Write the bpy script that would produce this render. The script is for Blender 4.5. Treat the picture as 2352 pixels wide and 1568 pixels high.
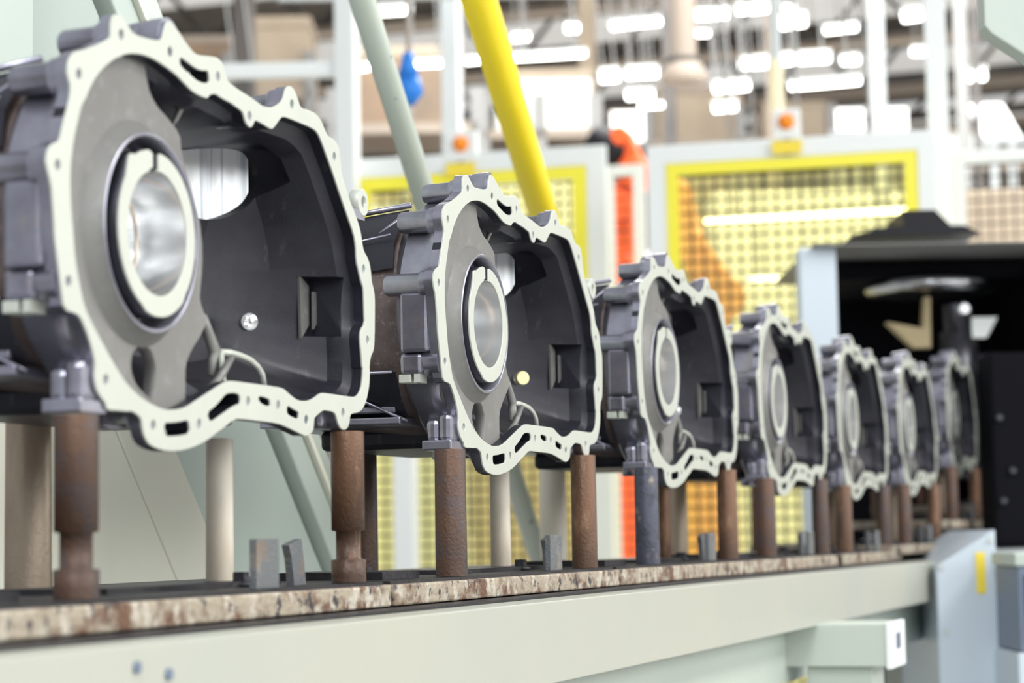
import bpy, bmesh, math, random
from math import sin, cos, pi, radians, sqrt, atan2
from mathutils import Vector, Matrix
random.seed(7)
for o in list(bpy.data.objects): bpy.data.objects.remove(o)
scn = bpy.context.scene
COL = scn.collection

# ------------------------------------------------------------------ camera
FPX, CX, CY = 5100.0, 1176.0, 784.0          # focal length and centre in pixels of a 2352 wide frame
PHI, TH, RHO = radians(18.88609989), radians(5.06296863), 0.017
CAM = Vector((-2.54170384, -0.9, 1.0))
f_ = Vector((cos(PHI)*cos(TH), sin(PHI)*cos(TH), sin(TH)))
r0 = Vector((sin(PHI), -cos(PHI), 0.0)); u0 = r0.cross(f_)
R_ = r0*cos(RHO) - u0*sin(RHO); U_ = u0*cos(RHO) + r0*sin(RHO)
cd = bpy.data.cameras.new('camera'); cam = bpy.data.objects.new('camera', cd); COL.objects.link(cam)
cd.sensor_width = 36.0; cd.lens = FPX/2352*36.0; cd.clip_start = 0.05; cd.clip_end = 200
cam.matrix_world = Matrix(((R_.x, U_.x, -f_.x, CAM.x), (R_.y, U_.y, -f_.y, CAM.y), (R_.z, U_.z, -f_.z, CAM.z), (0, 0, 0, 1)))
cd.dof.use_dof = True; cd.dof.focus_distance = 2.62; cd.dof.aperture_fstop = 5.4
scn.camera = cam

# ------------------------------------------------------------------ light
w = bpy.data.worlds.new('world'); scn.world = w; w.use_nodes = True
w.node_tree.nodes['Background'].inputs[0].default_value = (0.93, 0.97, 1.0, 1)
w.node_tree.nodes['Background'].inputs[1].default_value = 0.52
scn.view_settings.view_transform = 'Standard'; scn.view_settings.look = 'None'
scn.view_settings.gamma = 1.0; scn.view_settings.use_curve_mapping = False
scn.view_settings.exposure = 0.3
def area(name, loc, target, sx, sy, power, col=(1, 1, 1)):
    l = bpy.data.lights.new(name, 'AREA'); l.shape = 'RECTANGLE'; l.size = sx; l.size_y = sy; l.energy = power; l.color = col
    o = bpy.data.objects.new(name, l); COL.objects.link(o); o.location = loc
    o.rotation_euler = (Vector(target)-Vector(loc)).to_track_quat('-Z', 'Y').to_euler(); return o
area('hall_lamp_bank', (1.0, -4.5, 5.2), (0.6, 0, 1.2), 5.0, 1.2, 200, (1, 0.98, 0.93))
area('hall_lamp_bank', (-4.5, -1.2, 5.0), (0.2, 0.5, 1.1), 1.2, 4.0, 180, (0.95, 0.98, 1.0))
area('hall_lamp_bank', (11, 1.5, 6.8), (12, 2, 0), 6, 6, 950, (1, 0.99, 0.95))
area('hall_lamp_bank', (20.0, 6.0, 7.2), (20, 6, 0), 12, 12, 480, (1, 0.97, 0.90))

# ------------------------------------------------------------------ helpers
def P(px, py, zc):                            # the point at depth zc along the view through a pixel
    v = f_ + R_*((px-CX)/FPX) - U_*((py-CY)/FPX); return CAM + v*zc
def onY(px, py, Y):
    v = f_ + R_*((px-CX)/FPX) - U_*((py-CY)/FPX); return CAM + v*((Y-CAM.y)/v.y)
def onX(px, py, X):
    v = f_ + R_*((px-CX)/FPX) - U_*((py-CY)/FPX); return CAM + v*((X-CAM.x)/v.x)

class MB:
    """collects verts and faces of one mesh"""
    def __init__(s): s.v = []; s.f = []; s.sm = []
    def add(s, vs, fs, smooth=False):
        n = len(s.v); s.v += [tuple(q) for q in vs]; s.f += [tuple(i+n for i in f) for f in fs]; s.sm += [smooth]*len(fs); return s
    def box(s, lo, hi, M=None, bev=0.0):
        bm = bmesh.new(); bmesh.ops.create_cube(bm, size=1)
        c = [(a+b)/2 for a, b in zip(lo, hi)]; d = [abs(b-a) for a, b in zip(lo, hi)]
        for v in bm.verts: v.co = Vector((c[0]+v.co.x*d[0], c[1]+v.co.y*d[1], c[2]+v.co.z*d[2]))
        if bev > 0: bmesh.ops.bevel(bm, geom=list(bm.edges), offset=bev, segments=2, profile=0.5, affect='EDGES')
        if M is not None: bm.transform(M)
        bm.verts.index_update(); s.add([v.co for v in bm.verts], [[v.index for v in f.verts] for f in bm.faces], False); bm.free(); return s
    def lathe(s, p0, p1, prof, n=24, cap=True, smooth=True):
        """prof: list of (t along p0->p1 in metres, radius)"""
        p0 = Vector(p0); ax = (Vector(p1)-p0).normalized()
        a = ax.orthogonal().normalized(); b = ax.cross(a)
        vs = []; fs = []
        for t, r in prof:
            for k in range(n):
                an = 2*pi*k/n; vs.append(p0+ax*t+a*(r*cos(an))+b*(r*sin(an)))
        for j in range(len(prof)-1):
            for k in range(n):
                k2 = (k+1) % n; fs.append((j*n+k, j*n+k2, (j+1)*n+k2, (j+1)*n+k))
        s.add(vs, fs, smooth)
        if cap:
            m = len(prof)-1
            s.add([vs[k] for k in range(n)], [tuple(range(n))[::-1]]); s.add([vs[m*n+k] for k in range(n)], [tuple(range(n))])
        return s
    def cyl(s, p0, p1, r0, r1=None, n=24, ch=0.0):
        r1 = r0 if r1 is None else r1; L = (Vector(p1)-Vector(p0)).length
        pr = [(0, r0-ch), (ch, r0), (L-ch, r1), (L, r1-ch)] if ch > 0 else [(0, r0), (L, r1)]
        return s.lathe(p0, p1, pr, n)
    def tube(s, pts, rad, n=10):
        pts = [Vector(p) for p in pts]; vs = []; fs = []; a = None
        for i, p in enumerate(pts):
            t = (pts[min(i+1, len(pts)-1)]-pts[max(i-1, 0)]).normalized()
            a = t.orthogonal().normalized() if a is None else (a-t*a.dot(t)).normalized()
            b = t.cross(a); r = rad[i] if isinstance(rad, (list, tuple)) else rad
            for k in range(n): vs.append(p+a*(r*cos(2*pi*k/n))+b*(r*sin(2*pi*k/n)))
        for j in range(len(pts)-1):
            for k in range(n):
                k2 = (k+1) % n; fs.append((j*n+k, j*n+k2, (j+1)*n+k2, (j+1)*n+k))
        fs.append(tuple(range(n))[::-1]); fs.append(tuple((len(pts)-1)*n+k for k in range(n)))
        s.add(vs, fs, True); return s
    def prism(s, poly, y0, y1, axis='y', M=None):
        """poly of (x,z) extruded along y"""
        n = len(poly); A = [(x, y0, z) for x, z in poly]+[(x, y1, z) for x, z in poly]
        if M is not None: A = [M @ Vector(q) for q in A]
        fs = [tuple(range(n)), tuple(range(2*n-1, n-1, -1))]+[(k, k+n, (k+1) % n+n, (k+1) % n) for k in range(n)]
        s.add(A, fs); return s
    def build(s, name, mat, parent=None, loc=None, bev=0.0):
        me = bpy.data.meshes.new(name); me.from_pydata(s.v, [], s.f); me.polygons.foreach_set('use_smooth', s.sm)
        bm = bmesh.new(); bm.from_mesh(me); bmesh.ops.recalc_face_normals(bm, faces=bm.faces); bm.to_mesh(me); bm.free()
        me.materials.append(mat); o = bpy.data.objects.new(name, me); COL.objects.link(o)
        if parent is not None: o.parent = parent
        if loc is not None: o.location = loc
        if bev > 0:
            b = o.modifiers.new('bevel', 'BEVEL'); b.width = bev; b.segments = 2; b.limit_method = 'ANGLE'; b.angle_limit = radians(40)
        return o
def mesh_from(o, name):
    dg = bpy.context.evaluated_depsgraph_get(); dg.update(); return bpy.data.meshes.new_from_object(o.evaluated_get(dg))
def link(me, name, mat, parent=None, smooth=None):
    me.materials.clear(); me.materials.append(mat); me.name = name
    o = bpy.data.objects.new(name, me); COL.objects.link(o); o.parent = parent; return o
def empty(name, label, cat, loc=(0, 0, 0), rz=0.0, group=None):
    o = bpy.data.objects.new(name, None); COL.objects.link(o); o.location = loc; o.rotation_euler = (0, 0, rz); o.empty_display_size = 0.1
    o['label'] = label; o['category'] = cat
    if group: o['group'] = group
    return o
def tag(o, label, cat, group=None):
    o['label'] = label; o['category'] = cat
    if group: o['group'] = group
    return o
def copy_tree(o, parent=None):
    c = o.copy(); COL.objects.link(c)
    if parent is not None: c.parent = parent
    for ch in o.children: copy_tree(ch, c)
    return c

# ------------------------------------------------------------------ materials
def mat(name, col, rough=0.5, metal=0.0, noise=None, bump=0.0, bscale=60, spec=0.5, emit=None, es=1.0):
    """noise: (scale, colour2, lo, hi[, detail]) mixes a second colour through a noise"""
    m = bpy.data.materials.new(name); m.use_nodes = True; nt = m.node_tree; b = nt.nodes['Principled BSDF']
    b.inputs['Base Color'].default_value = (*col, 1); b.inputs['Roughness'].default_value = rough; b.inputs['Metallic'].default_value = metal
    b.inputs['Specular IOR Level'].default_value = spec
    tc = nt.nodes.new('ShaderNodeTexCoord'); src = col
    if noise:
        prev = None
        for ns in (noise if isinstance(noise, list) else [noise]):
            sc, c2, lo, hi = ns[:4]; st = ns[4] if len(ns) > 4 else (1, 1, 1)
            mp = nt.nodes.new('ShaderNodeMapping'); mp.inputs['Scale'].default_value = st; nt.links.new(tc.outputs['Object'], mp.inputs[0])
            n = nt.nodes.new('ShaderNodeTexNoise'); n.inputs['Scale'].default_value = sc; n.inputs['Detail'].default_value = 5; n.inputs['Roughness'].default_value = 0.6
            nt.links.new(mp.outputs[0], n.inputs['Vector'])
            rp = nt.nodes.new('ShaderNodeMapRange'); rp.inputs['From Min'].default_value = lo; rp.inputs['From Max'].default_value = hi
            nt.links.new(n.outputs[0], rp.inputs['Value'])
            mx = nt.nodes.new('ShaderNodeMix'); mx.data_type = 'RGBA'; nt.links.new(rp.outputs[0], mx.inputs[0])
            if prev is None: mx.inputs[6].default_value = (*col, 1)
            else: nt.links.new(prev, mx.inputs[6])
            mx.inputs[7].default_value = (*c2, 1); prev = mx.outputs[2]
        nt.links.new(prev, b.inputs['Base Color'])
    if bump > 0:
        n = nt.nodes.new('ShaderNodeTexNoise'); n.inputs['Scale'].default_value = bscale; n.inputs['Detail'].default_value = 4
        nt.links.new(tc.outputs['Object'], n.inputs['Vector']); bp = nt.nodes.new('ShaderNodeBump'); bp.inputs['Strength'].default_value = bump; bp.inputs['Distance'].default_value = 0.002
        nt.links.new(n.outputs[0], bp.inputs['Height']); nt.links.new(bp.outputs[0], b.inputs['Normal'])
    if emit: b.inputs['Emission Color'].default_value = (*emit, 1); b.inputs['Emission Strength'].default_value = es
    return m
M = {}
M['cast'] = mat('cast_aluminium', (0.36, 0.36, 0.43), 0.28, 0.8, [(9, (0.17, 0.16, 0.20), 0.4, 0.7), (30, (0.36, 0.32, 0.32), 0.6, 0.8)], 0.10, 700)
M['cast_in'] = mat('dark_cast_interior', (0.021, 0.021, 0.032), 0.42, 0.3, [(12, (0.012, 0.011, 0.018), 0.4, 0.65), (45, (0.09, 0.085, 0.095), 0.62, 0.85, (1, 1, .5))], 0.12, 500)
M['rough_cast'] = mat('brown_rough_casting', (0.26, 0.20, 0.18), 0.5, 0.4, [(7, (0.09, 0.075, 0.08), 0.42, 0.6), (160, (0.42, 0.34, 0.31), 0.58, 0.75)], 0.12, 500)
M['machined'] = mat('machined_flange_face', (0.55, 0.57, 0.505), 0.42, 0.15, (7, (0.505, 0.525, 0.475), 0.35, 0.7), 0.05, 900)
M['web'] = mat('blasted_web_plate', (0.24, 0.235, 0.225), 0.5, 0.35, [(5, (0.16, 0.155, 0.15), 0.35, 0.7, (1, 1, .4)), (60, (0.28, 0.275, 0.27), 0.55, 0.8)], 0.12, 600)
M['chrome'] = mat('polished_bore', (0.97, 0.98, 0.99), 0.16, 0.9)
M['chrome_v'] = mat('bore_painted_streaks', (0.95, 0.97, 1.0), 0.38, 0.5, (60, (0.42, 0.46, 0.52), 0.55, 0.66, (1, 1, .02)))  # vertical streaks in the colour imitate reflections inside the bore
M['copper'] = mat('copper_groove', (0.75, 0.58, 0.45), 0.3, 0.8)
M['hole_yellow'] = mat('yellow_disc', (0.95, 0.85, 0.45), 0.4, 0.2)
M['rust'] = mat('rusty_steel_post', (0.062, 0.044, 0.040), 0.5, 0.35, [(16, (0.13, 0.066, 0.038), 0.45, 0.70, (1, 1, .35)), (40, (0.075, 0.065, 0.075), 0.5, 0.7), (90, (0.36, 0.30, 0.27), 0.68, 0.85)], 0.5, 250)
M['rust2'] = mat('brown_steel_post', (0.15, 0.075, 0.04), 0.45, 0.35, [(14, (0.06, 0.038, 0.03), 0.4, 0.65, (1, 1, .25)), (50, (0.33, 0.20, 0.12), 0.58, 0.8, (1, 1, .3))], 0.4, 250)
M['tanpost'] = mat('tan_worn_post', (0.45, 0.36, 0.27), 0.4, 0.3, [(9, (0.24, 0.15, 0.10), 0.45, 0.7, (1, 1, .3))], 0.3, 200)
M['palepost'] = mat('pale_plastic_post', (0.78, 0.71, 0.60), 0.45, 0.0, [(12, (0.60, 0.47, 0.33), 0.5, 0.75, (1, 1, .3))], 0.1, 200)
M['greysteel'] = mat('dark_spotted_post', (0.075, 0.08, 0.11), 0.5, 0.4, [(26, (0.30, 0.25, 0.20), 0.58, 0.68), (60, (0.04, 0.04, 0.05), 0.5, 0.7)], 0.5, 250)
M['plate_edge'] = mat('corroded_plate', (0.42, 0.36, 0.28), 0.7, 0.15, [(16, (0.17, 0.09, 0.055), 0.46, 0.58, (1, 1, 1.6)), (38, (0.58, 0.53, 0.45), 0.52, 0.62, (1, 1, .6)), (60, (0.05, 0.045, 0.055), 0.56, 0.64)], 1.0, 160)
M['black'] = mat('black_steel', (0.022, 0.022, 0.028), 0.45, 0.3, (40, (0.05, 0.045, 0.045), 0.5, 0.75), 0.4, 200)
M['block'] = mat('grey_locating_block', (0.16, 0.17, 0.18), 0.5, 0.4, [(40, (0.30, 0.28, 0.26), 0.5, 0.7), (20, (0.22, 0.14, 0.08), 0.55, 0.7)], 0.5, 300)
M['cream'] = mat('cream_paint', (0.47, 0.47, 0.40), 0.38, 0.0, [(2.2, (0.43, 0.45, 0.405), 0.4, 0.7), (30, (0.36, 0.36, 0.32), 0.74, 0.78, (.25, 1, 1))])
M['palegreen'] = mat('pale_green_paint', (0.52, 0.575, 0.51), 0.4, 0.0, [(3, (0.48, 0.54, 0.50), 0.4, 0.7), (55, (0.06, 0.07, 0.09), 0.735, 0.75)])
M['panel_green'] = mat('pale_green_panel', (0.50, 0.57, 0.52), 0.4, 0.0, (3, (0.46, 0.53, 0.49), 0.4, 0.7))
M['panel_shaded'] = mat('shaded_green_panel', (0.42, 0.49, 0.45), 0.4, 0.0, [(3, (0.38, 0.45, 0.42), 0.4, 0.7), (30, (0.05, 0.07, 0.09), 0.745, 0.75)])  # darker copy of the panel green, painting in the tilted panel's shade
M['frame_cream'] = mat('pale_cream_frame', (0.72, 0.72, 0.62), 0.4, 0.0, (3, (0.67, 0.68, 0.59), 0.4, 0.7))
M['tube'] = mat('pale_tube_paint', (0.38, 0.42, 0.36), 0.32, 0.0, [(30, (0.05, 0.07, 0.08), 0.665, 0.68, (1, 1, .8))])
M['yellow'] = mat('yellow_tube_paint', (0.92, 0.72, 0.02), 0.35, 0.0, [(24, (0.30, 0.22, 0.03), 0.70, 0.73, (1, 1, .8))])
M['fyellow'] = mat('yellow_fence_frame', (0.95, 0.86, 0.06), 0.4)
M['white'] = mat('white_paint', (0.84, 0.87, 0.86), 0.4)
M['greywhite'] = mat('grey_white_paint', (0.60, 0.64, 0.66), 0.4)
M['bluewhite'] = mat('blue_white_panel', (0.60, 0.68, 0.76), 0.4)
M['slate'] = mat('slate_blue_panel', (0.16, 0.20, 0.28), 0.45)
M['wire'] = mat('dark_mesh_wire', (0.008, 0.014, 0.016), 0.6)
M['orange'] = mat('orange_robot_paint', (1.0, 0.36, 0.01), 0.4)
M['redorange'] = mat('red_orange_paint', (0.85, 0.12, 0.02), 0.45)
M['lens'] = mat('amber_lens', (1.0, 0.28, 0.01), 0.3)
M['blue'] = mat('blue_hose', (0.02, 0.22, 0.75), 0.4)
M['label_y'] = mat('yellow_sticker', (0.92, 0.72, 0.06), 0.5)
M['label_d'] = mat('dark_sticker', (0.12, 0.14, 0.22), 0.5)
M['lamp'] = mat('lamp_diffuser', (1, 1, 1), 0.5, emit=(1, 0.99, 0.95), es=7)
M['window'] = mat('daylit_glazing', (1, 1, 1), 0.5, emit=(1, 0.99, 0.96), es=2.0)
M['side_glow'] = mat('unseen_glow_pane', (1, 1, 1), 0.5, emit=(0.97, 1.0, 1.0), es=3.4)
M['skylight'] = mat('roof_light_sheet', (1, 1, 1), 0.5, emit=(1, 0.98, 0.94), es=0.35)
M['beige'] = mat('beige_paint', (0.50, 0.41, 0.31), 0.6, 0.0, (0.8, (0.36, 0.29, 0.22), 0.4, 0.65))
M['brownm'] = mat('brown_board', (0.33, 0.22, 0.14), 0.6, 0.0, (1.2, (0.20, 0.15, 0.11), 0.4, 0.65))
M['darkgrey'] = mat('dark_grey_steel', (0.10, 0.095, 0.095), 0.5, 0.2, (1.5, (0.17, 0.15, 0.14), 0.4, 0.65))
M['midgrey'] = mat('mid_grey_steel', (0.28, 0.28, 0.28), 0.5, 0.2)
M['taupe'] = mat('taupe_duct', (0.36, 0.30, 0.25), 0.5, 0.1)
M['floor'] = mat('grey_floor', (0.58, 0.58, 0.57), 0.35, 0.0, (0.6, (0.48, 0.48, 0.47), 0.4, 0.6))
M['wall'] = mat('beige_wall', (0.60, 0.54, 0.46), 0.7, 0.0, (0.35, (0.48, 0.42, 0.36), 0.4, 0.6))
M['roof'] = mat('roof_sheet', (0.34, 0.31, 0.28), 0.6, 0.0, (0.5, (0.25, 0.22, 0.19), 0.4, 0.6))
M['gloss_black'] = mat('gloss_black_panel', (0.008, 0.008, 0.012), 0.4, spec=0.25)
M['matte_black'] = mat('matte_black_panel', (0.006, 0.006, 0.009), 0.8, spec=0.08)
M['steel'] = mat('brushed_steel', (0.55, 0.56, 0.58), 0.22, 1.0)
M['darksteel'] = mat('dark_turned_steel', (0.10, 0.10, 0.12), 0.3, 0.8)
M['khaki'] = mat('khaki_casting', (0.45, 0.36, 0.20), 0.5)
def tinted(name, col, fac):
    m = bpy.data.materials.new(name); m.use_nodes = True; nt = m.node_tree; nt.nodes.clear()
    o = nt.nodes.new('ShaderNodeOutputMaterial'); t = nt.nodes.new('ShaderNodeBsdfTransparent'); d = nt.nodes.new('ShaderNodeBsdfDiffuse'); x = nt.nodes.new('ShaderNodeMixShader')
    t.inputs[0].default_value = (*col, 1); d.inputs[0].default_value = (*col, 1); x.inputs[0].default_value = fac
    nt.links.new(t.outputs[0], x.inputs[1]); nt.links.new(d.outputs[0], x.inputs[2]); nt.links.new(x.outputs[0], o.inputs[0]); return m
M['tint'] = tinted('yellow_tinted_sheet', (0.99, 0.96, 0.66), 0.22)

# ------------------------------------------------------------------ traced casting outlines (x, z) in metres about the bearing bore
OUTER = [(-.076,.4329),(-.0682,.4346),(-.0613,.4335),(-.0568,.4307),(-.0499,.4268),(-.0438,.4234),(-.0296,.4237),(-.0103,.4252),(.0068,.428),(.0104,.4346),(.0141,.4428),(.0184,.4482),(.0283,.4475),(.0445,.4395),(.0576,.4336),(.0693,.4293),(.0795,.4294),(.1004,.4329),(.1162,.4348),(.1265,.4308),(.1314,.4229),(.1382,.4163),(.1559,.4135),(.1721,.4121),(.183,.411),(.1967,.4093),(.2124,.4071),(.2313,.4096),(.2488,.416),(.2588,.4233),(.2643,.4342),(.2713,.4381),(.281,.4379),(.2886,.4332),(.2959,.4239),(.3016,.421),(.3156,.4223),(.3377,.4219),(.3495,.4173),(.3572,.4102),(.3671,.404),(.3857,.4028),(.3937,.3978),(.3988,.381),(.4001,.3707),(.4106,.3573),(.4217,.3458),(.4376,.3318),(.4488,.3187),(.4528,.3063),(.4571,.2981),(.469,.292),(.4756,.2811),(.4773,.2698),(.4817,.263),(.4861,.2547),(.4857,.2347),(.4836,.206),(.4804,.1959),(.4715,.1883),(.4687,.1768),(.4696,.1763),(.4693,.1668),(.4663,.1554),(.4589,.1425),(.4496,.1341),(.4386,.1299),(.4214,.1281),(.4159,.1261),(.4133,.1179),(.4098,.1135),(.4033,.1106),(.3949,.1103),(.3888,.1129),(.3839,.1176),(.3792,.1248),(.3722,.1276),(.3507,.1281),(.3446,.127),(.328,.1207),(.3249,.1182),(.3233,.1091),(.319,.1042),(.3049,.1003),(.2893,.1028),(.2624,.1074),(.2378,.1104),(.1949,.1106),(.1586,.1109),(.1478,.1102),(.1369,.1065),(.1261,.1022),(.1154,.0986),(.0889,.0882),(.0631,.082),(.0429,.0788),(.0263,.0774),(.0067,.0775),(-.0156,.0808),(-.0249,.087),(-.0285,.0938),(-.0305,.1018),(-.0351,.1048),(-.0475,.1084),(-.0537,.1074),(-.0707,.1075),(-.089,.107),(-.091,.1124),(-.0977,.1159),(-.105,.1213),(-.1084,.1279),(-.1092,.1331),(-.1079,.14),(-.1088,.1458),(-.1139,.1566),(-.1209,.1666),(-.1297,.1764),(-.1369,.1805),(-.1568,.1812),(-.1616,.1976),(-.1646,.2114),(-.1678,.2227),(-.1709,.2353),(-.1721,.2479),(-.1742,.2615),(-.1764,.2766),(-.1831,.2887),(-.1849,.2962),(-.181,.3053),(-.173,.3103),(-.1643,.3133),(-.1619,.3193),(-.1578,.3301),(-.1492,.3472),(-.1466,.3579),(-.1506,.3652),(-.1526,.3701),(-.1512,.3797),(-.1424,.3882),(-.1275,.3928),(-.1093,.3996),(-.0955,.4058),(-.0846,.411),(-.0818,.4136),(-.0823,.4221),(-.08,.4294)]
INNER = [(-.0382,.4076),(-.0223,.4093),(-.003,.409),(.018,.4063),(.036,.4032),(.0508,.3985),(.0675,.3939),(.0914,.3931),(.0967,.3949),(.0985,.3974),(.1109,.401),(.1213,.3992),(.1461,.3978),(.1478,.3972),(.1657,.3948),(.1692,.3923),(.1734,.3859),(.1778,.3835),(.1832,.3823),(.1879,.3839),(.1919,.3887),(.1948,.3914),(.2151,.3898),(.2282,.3884),(.2339,.3897),(.2419,.3954),(.2499,.4018),(.2578,.4058),(.2889,.406),(.3286,.4058),(.3405,.4032),(.3521,.3942),(.3675,.3787),(.3784,.3683),(.3915,.3539),(.4136,.3309),(.4315,.3128),(.4365,.302),(.4378,.2851),(.4443,.2744),(.4499,.2649),(.4545,.261),(.4564,.2526),(.4574,.2329),(.4582,.223),(.4465,.2152),(.4443,.2052),(.4481,.1899),(.45,.1759),(.4517,.1786),(.4508,.166),(.4467,.1546),(.4377,.148),(.4289,.1451),(.414,.1448),(.3723,.145),(.3457,.1449),(.3375,.1433),(.3293,.14),(.315,.1358),(.3011,.1344),(.2873,.1342),(.272,.1378),(.2588,.142),(.2513,.1443),(.2154,.1446),(.1785,.1445),(.139,.1445),(.1265,.1425),(.1069,.1358),(.0703,.1231),(.0531,.1169),(.038,.1137),(.0182,.1122),(.0036,.1128),(-.0203,.1171),(-.039,.1228),(-.0573,.1311),(-.0663,.137),(-.0841,.1502),(-.0987,.1626),(-.1131,.1748),(-.1256,.187),(-.134,.2059),(-.1406,.2248),(-.1434,.244),(-.1462,.2589),(-.1483,.2794),(-.1476,.2949),(-.1457,.3055),(-.1423,.3189),(-.1366,.3325),(-.1309,.3468),(-.1231,.3547),(-.1168,.3643),(-.1043,.3775),(-.0855,.3906),(-.0698,.3987),(-.0541,.4043)]
SLOTS = [[(.0419,.421),(.0502,.4197),(.0653,.4172),(.0771,.4161),(.0875,.4172),(.0962,.4192),(.0985,.4144),(.0992,.4094),(.0921,.4068),(.0783,.4055),(.0681,.407),(.0432,.4125),(.04,.416)],[(.0095,.1011),(.0242,.1015),(.0408,.1034),(.0551,.1057),(.0587,.0943),(.0435,.0917),(.0236,.0901),(.013,.0901),(.0099,.0927)],[(.0902,.1132),(.1061,.1193),(.1204,.1271),(.1295,.1323),(.1402,.1335),(.1545,.1338),(.1587,.1303),(.1584,.1243),(.1485,.1231),(.1215,.1137),(.0966,.1045)],[(.199,.1341),(.2185,.1328),(.223,.1306),(.2236,.1254),(.2069,.126),(.196,.1302)],[(.2618,.1285),(.2751,.1255),(.2867,.1235),(.2885,.1218),(.2872,.1158),(.2632,.1192),(.2596,.1232)]]
HOLES = [(-.0643,.4182),(.0229,.4214),(.1161,.4174),(-.1343,.372),(.2781,.421),(.182,.3928),(.3814,.3858),(.4644,.2064),(.4558,.2795),(.1749,.1277),(.2407,.1275),(.3059,.1167),(.3971,.1276),(-.091,.1313),(-.01,.0981),(.0751,.1028),(-.1672,.294),(-.1505,.2047)]
def chaikin(L, it=1, cut=0.25):
    for _ in range(it):
        out = []
        for i in range(len(L)):
            a, b = L[i], L[(i+1) % len(L)]
            out += [(a[0]*(1-cut)+b[0]*cut, a[1]*(1-cut)+b[1]*cut), (a[0]*cut+b[0]*(1-cut), a[1]*cut+b[1]*(1-cut))]
        L = out
    return L
def resample(L, n):
    P_ = [Vector(p) for p in L]; P_.append(P_[0]); d = [0]
    for a, b in zip(P_, P_[1:]): d.append(d[-1]+(b-a).length)
    out = []; j = 0
    for k in range(n):
        t = d[-1]*k/n
        while d[j+1] < t: j += 1
        s = (t-d[j])/max(1e-9, d[j+1]-d[j]); q = P_[j].lerp(P_[j+1], s); out.append((q.x, q.y))
    return out
def circle(c, r, n=16): return [(c[0]+r*cos(2*pi*k/n), c[1]+r*sin(2*pi*k/n)) for k in range(n)]
def flat_cut(name, loops, y0, y1, bev=0.0006):
    """a plate in the xz plane between y0 and y1 with holes: filled 2D curve made into a mesh"""
    cu = bpy.data.curves.new(name, 'CURVE'); cu.dimensions = '2D'; cu.fill_mode = 'BOTH'
    cu.extrude = (y1-y0)/2-bev; cu.bevel_depth = bev; cu.bevel_resolution = 0; cu.offset = -bev
    for L in loops:
        sp = cu.splines.new('POLY'); sp.points.add(len(L)-1); sp.use_cyclic_u = True
        for i, (x, z) in enumerate(L): sp.points[i].co = (x, z, 0, 1)
    o = bpy.data.objects.new(name, cu); COL.objects.link(o); me = mesh_from(o, name); bpy.data.objects.remove(o)
    ym = (y0+y1)/2
    for v in me.vertices: x, z, t = v.co; v.co = (x, ym-t, z)
    me.materials.clear(); return me
def loft(loops, ys):
    """closed solid through loops of equal length; loops in xz at depth ys (ys may be per-vertex lists)"""
    n = len(loops[0]); vs = []; fs = []
    for L, y in zip(loops, ys):
        for i, (x, z) in enumerate(L): vs.append((x, y[i] if isinstance(y, list) else y, z))
    for j in range(len(loops)-1):
        for k in range(n):
            k2 = (k+1) % n; fs.append((j*n+k, j*n+k2, (j+1)*n+k2, (j+1)*n+k))
    return vs, fs, n
def solid_obj(loops, ys):
    vs, fs, n = loft(loops, ys); m = len(loops)-1
    fs.append(tuple(range(n))); fs.append(tuple(m*n+k for k in range(n))[::-1])
    me = bpy.data.meshes.new('tmp'); me.from_pydata(vs, [], fs)
    bm = bmesh.new(); bm.from_mesh(me); bmesh.ops.triangulate(bm, faces=[f for f in bm.faces if len(f.verts) > 4]); bmesh.ops.recalc_face_normals(bm, faces=bm.faces); bm.to_mesh(me); bm.free()
    o = bpy.data.objects.new('tmp', me); COL.objects.link(o); return o
def prism_obj(poly, y0, y1):
    mb = MB(); mb.prism(poly, y0, y1); me = bpy.data.meshes.new('tmp'); me.from_pydata(mb.v, [], mb.f)
    bm = bmesh.new(); bm.from_mesh(me); bmesh.ops.recalc_face_normals(bm, faces=bm.faces); bm.to_mesh(me); bm.free()
    o = bpy.data.objects.new('tmp', me); COL.objects.link(o); return o
SELF = False
def difference(a, cutters):
    for c in cutters:
        md = a.modifiers.new('cut', 'BOOLEAN'); md.operation = 'DIFFERENCE'; md.object = c; md.solver = 'EXACT'; before = len(a.data.polygons)
        me = mesh_from(a, 'cut'); a.modifiers.remove(md)
        if len(me.polygons) > before*.5: a.data = me
    me = a.data.copy()
    for c in cutters: bpy.data.objects.remove(c)
    bpy.data.objects.remove(a); return me
def ray_radius(poly, c, ang):
    d = Vector((cos(ang), sin(ang))); best = 0
    for i in range(len(poly)):
        a = Vector(poly[i])-Vector(c); b = Vector(poly[(i+1) % len(poly)])-Vector(c); e = b-a
        den = d.x*e.y-d.y*e.x
        if abs(den) < 1e-12: continue
        t = (a.x*e.y-a.y*e.x)/den; s = (a.x*d.y-a.y*d.x)/den
        if t > 0 and -1e-9 <= s <= 1+1e-9: best = max(best, t)
    return best
CEN = (0.14, 0.262)
def mono_angles(L):
    """angles of the loop points about CEN, unwrapped, smoothed and strictly monotone"""
    a = [atan2(z-CEN[1], x-CEN[0]) for x, z in L]; u = [a[0]]
    for v in a[1:]:
        d = (v-u[-1]+pi) % (2*pi)-pi; u.append(u[-1]+d)
    n = len(u); tot = 2*pi if u[-1] > u[0] else -2*pi; r = [u[k]-tot*k/n for k in range(n)]
    for _ in range(60): r = [(r[k-1]+2*r[k]+r[(k+1) % n])/4 for k in range(n)]
    u = [r[k]+tot*k/n for k in range(n)]; s = 1 if tot > 0 else -1; eps = .5*abs(tot)/n
    for k in range(1, n): u[k] = s*max(s*u[k], s*u[k-1]+eps)
    return u
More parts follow.
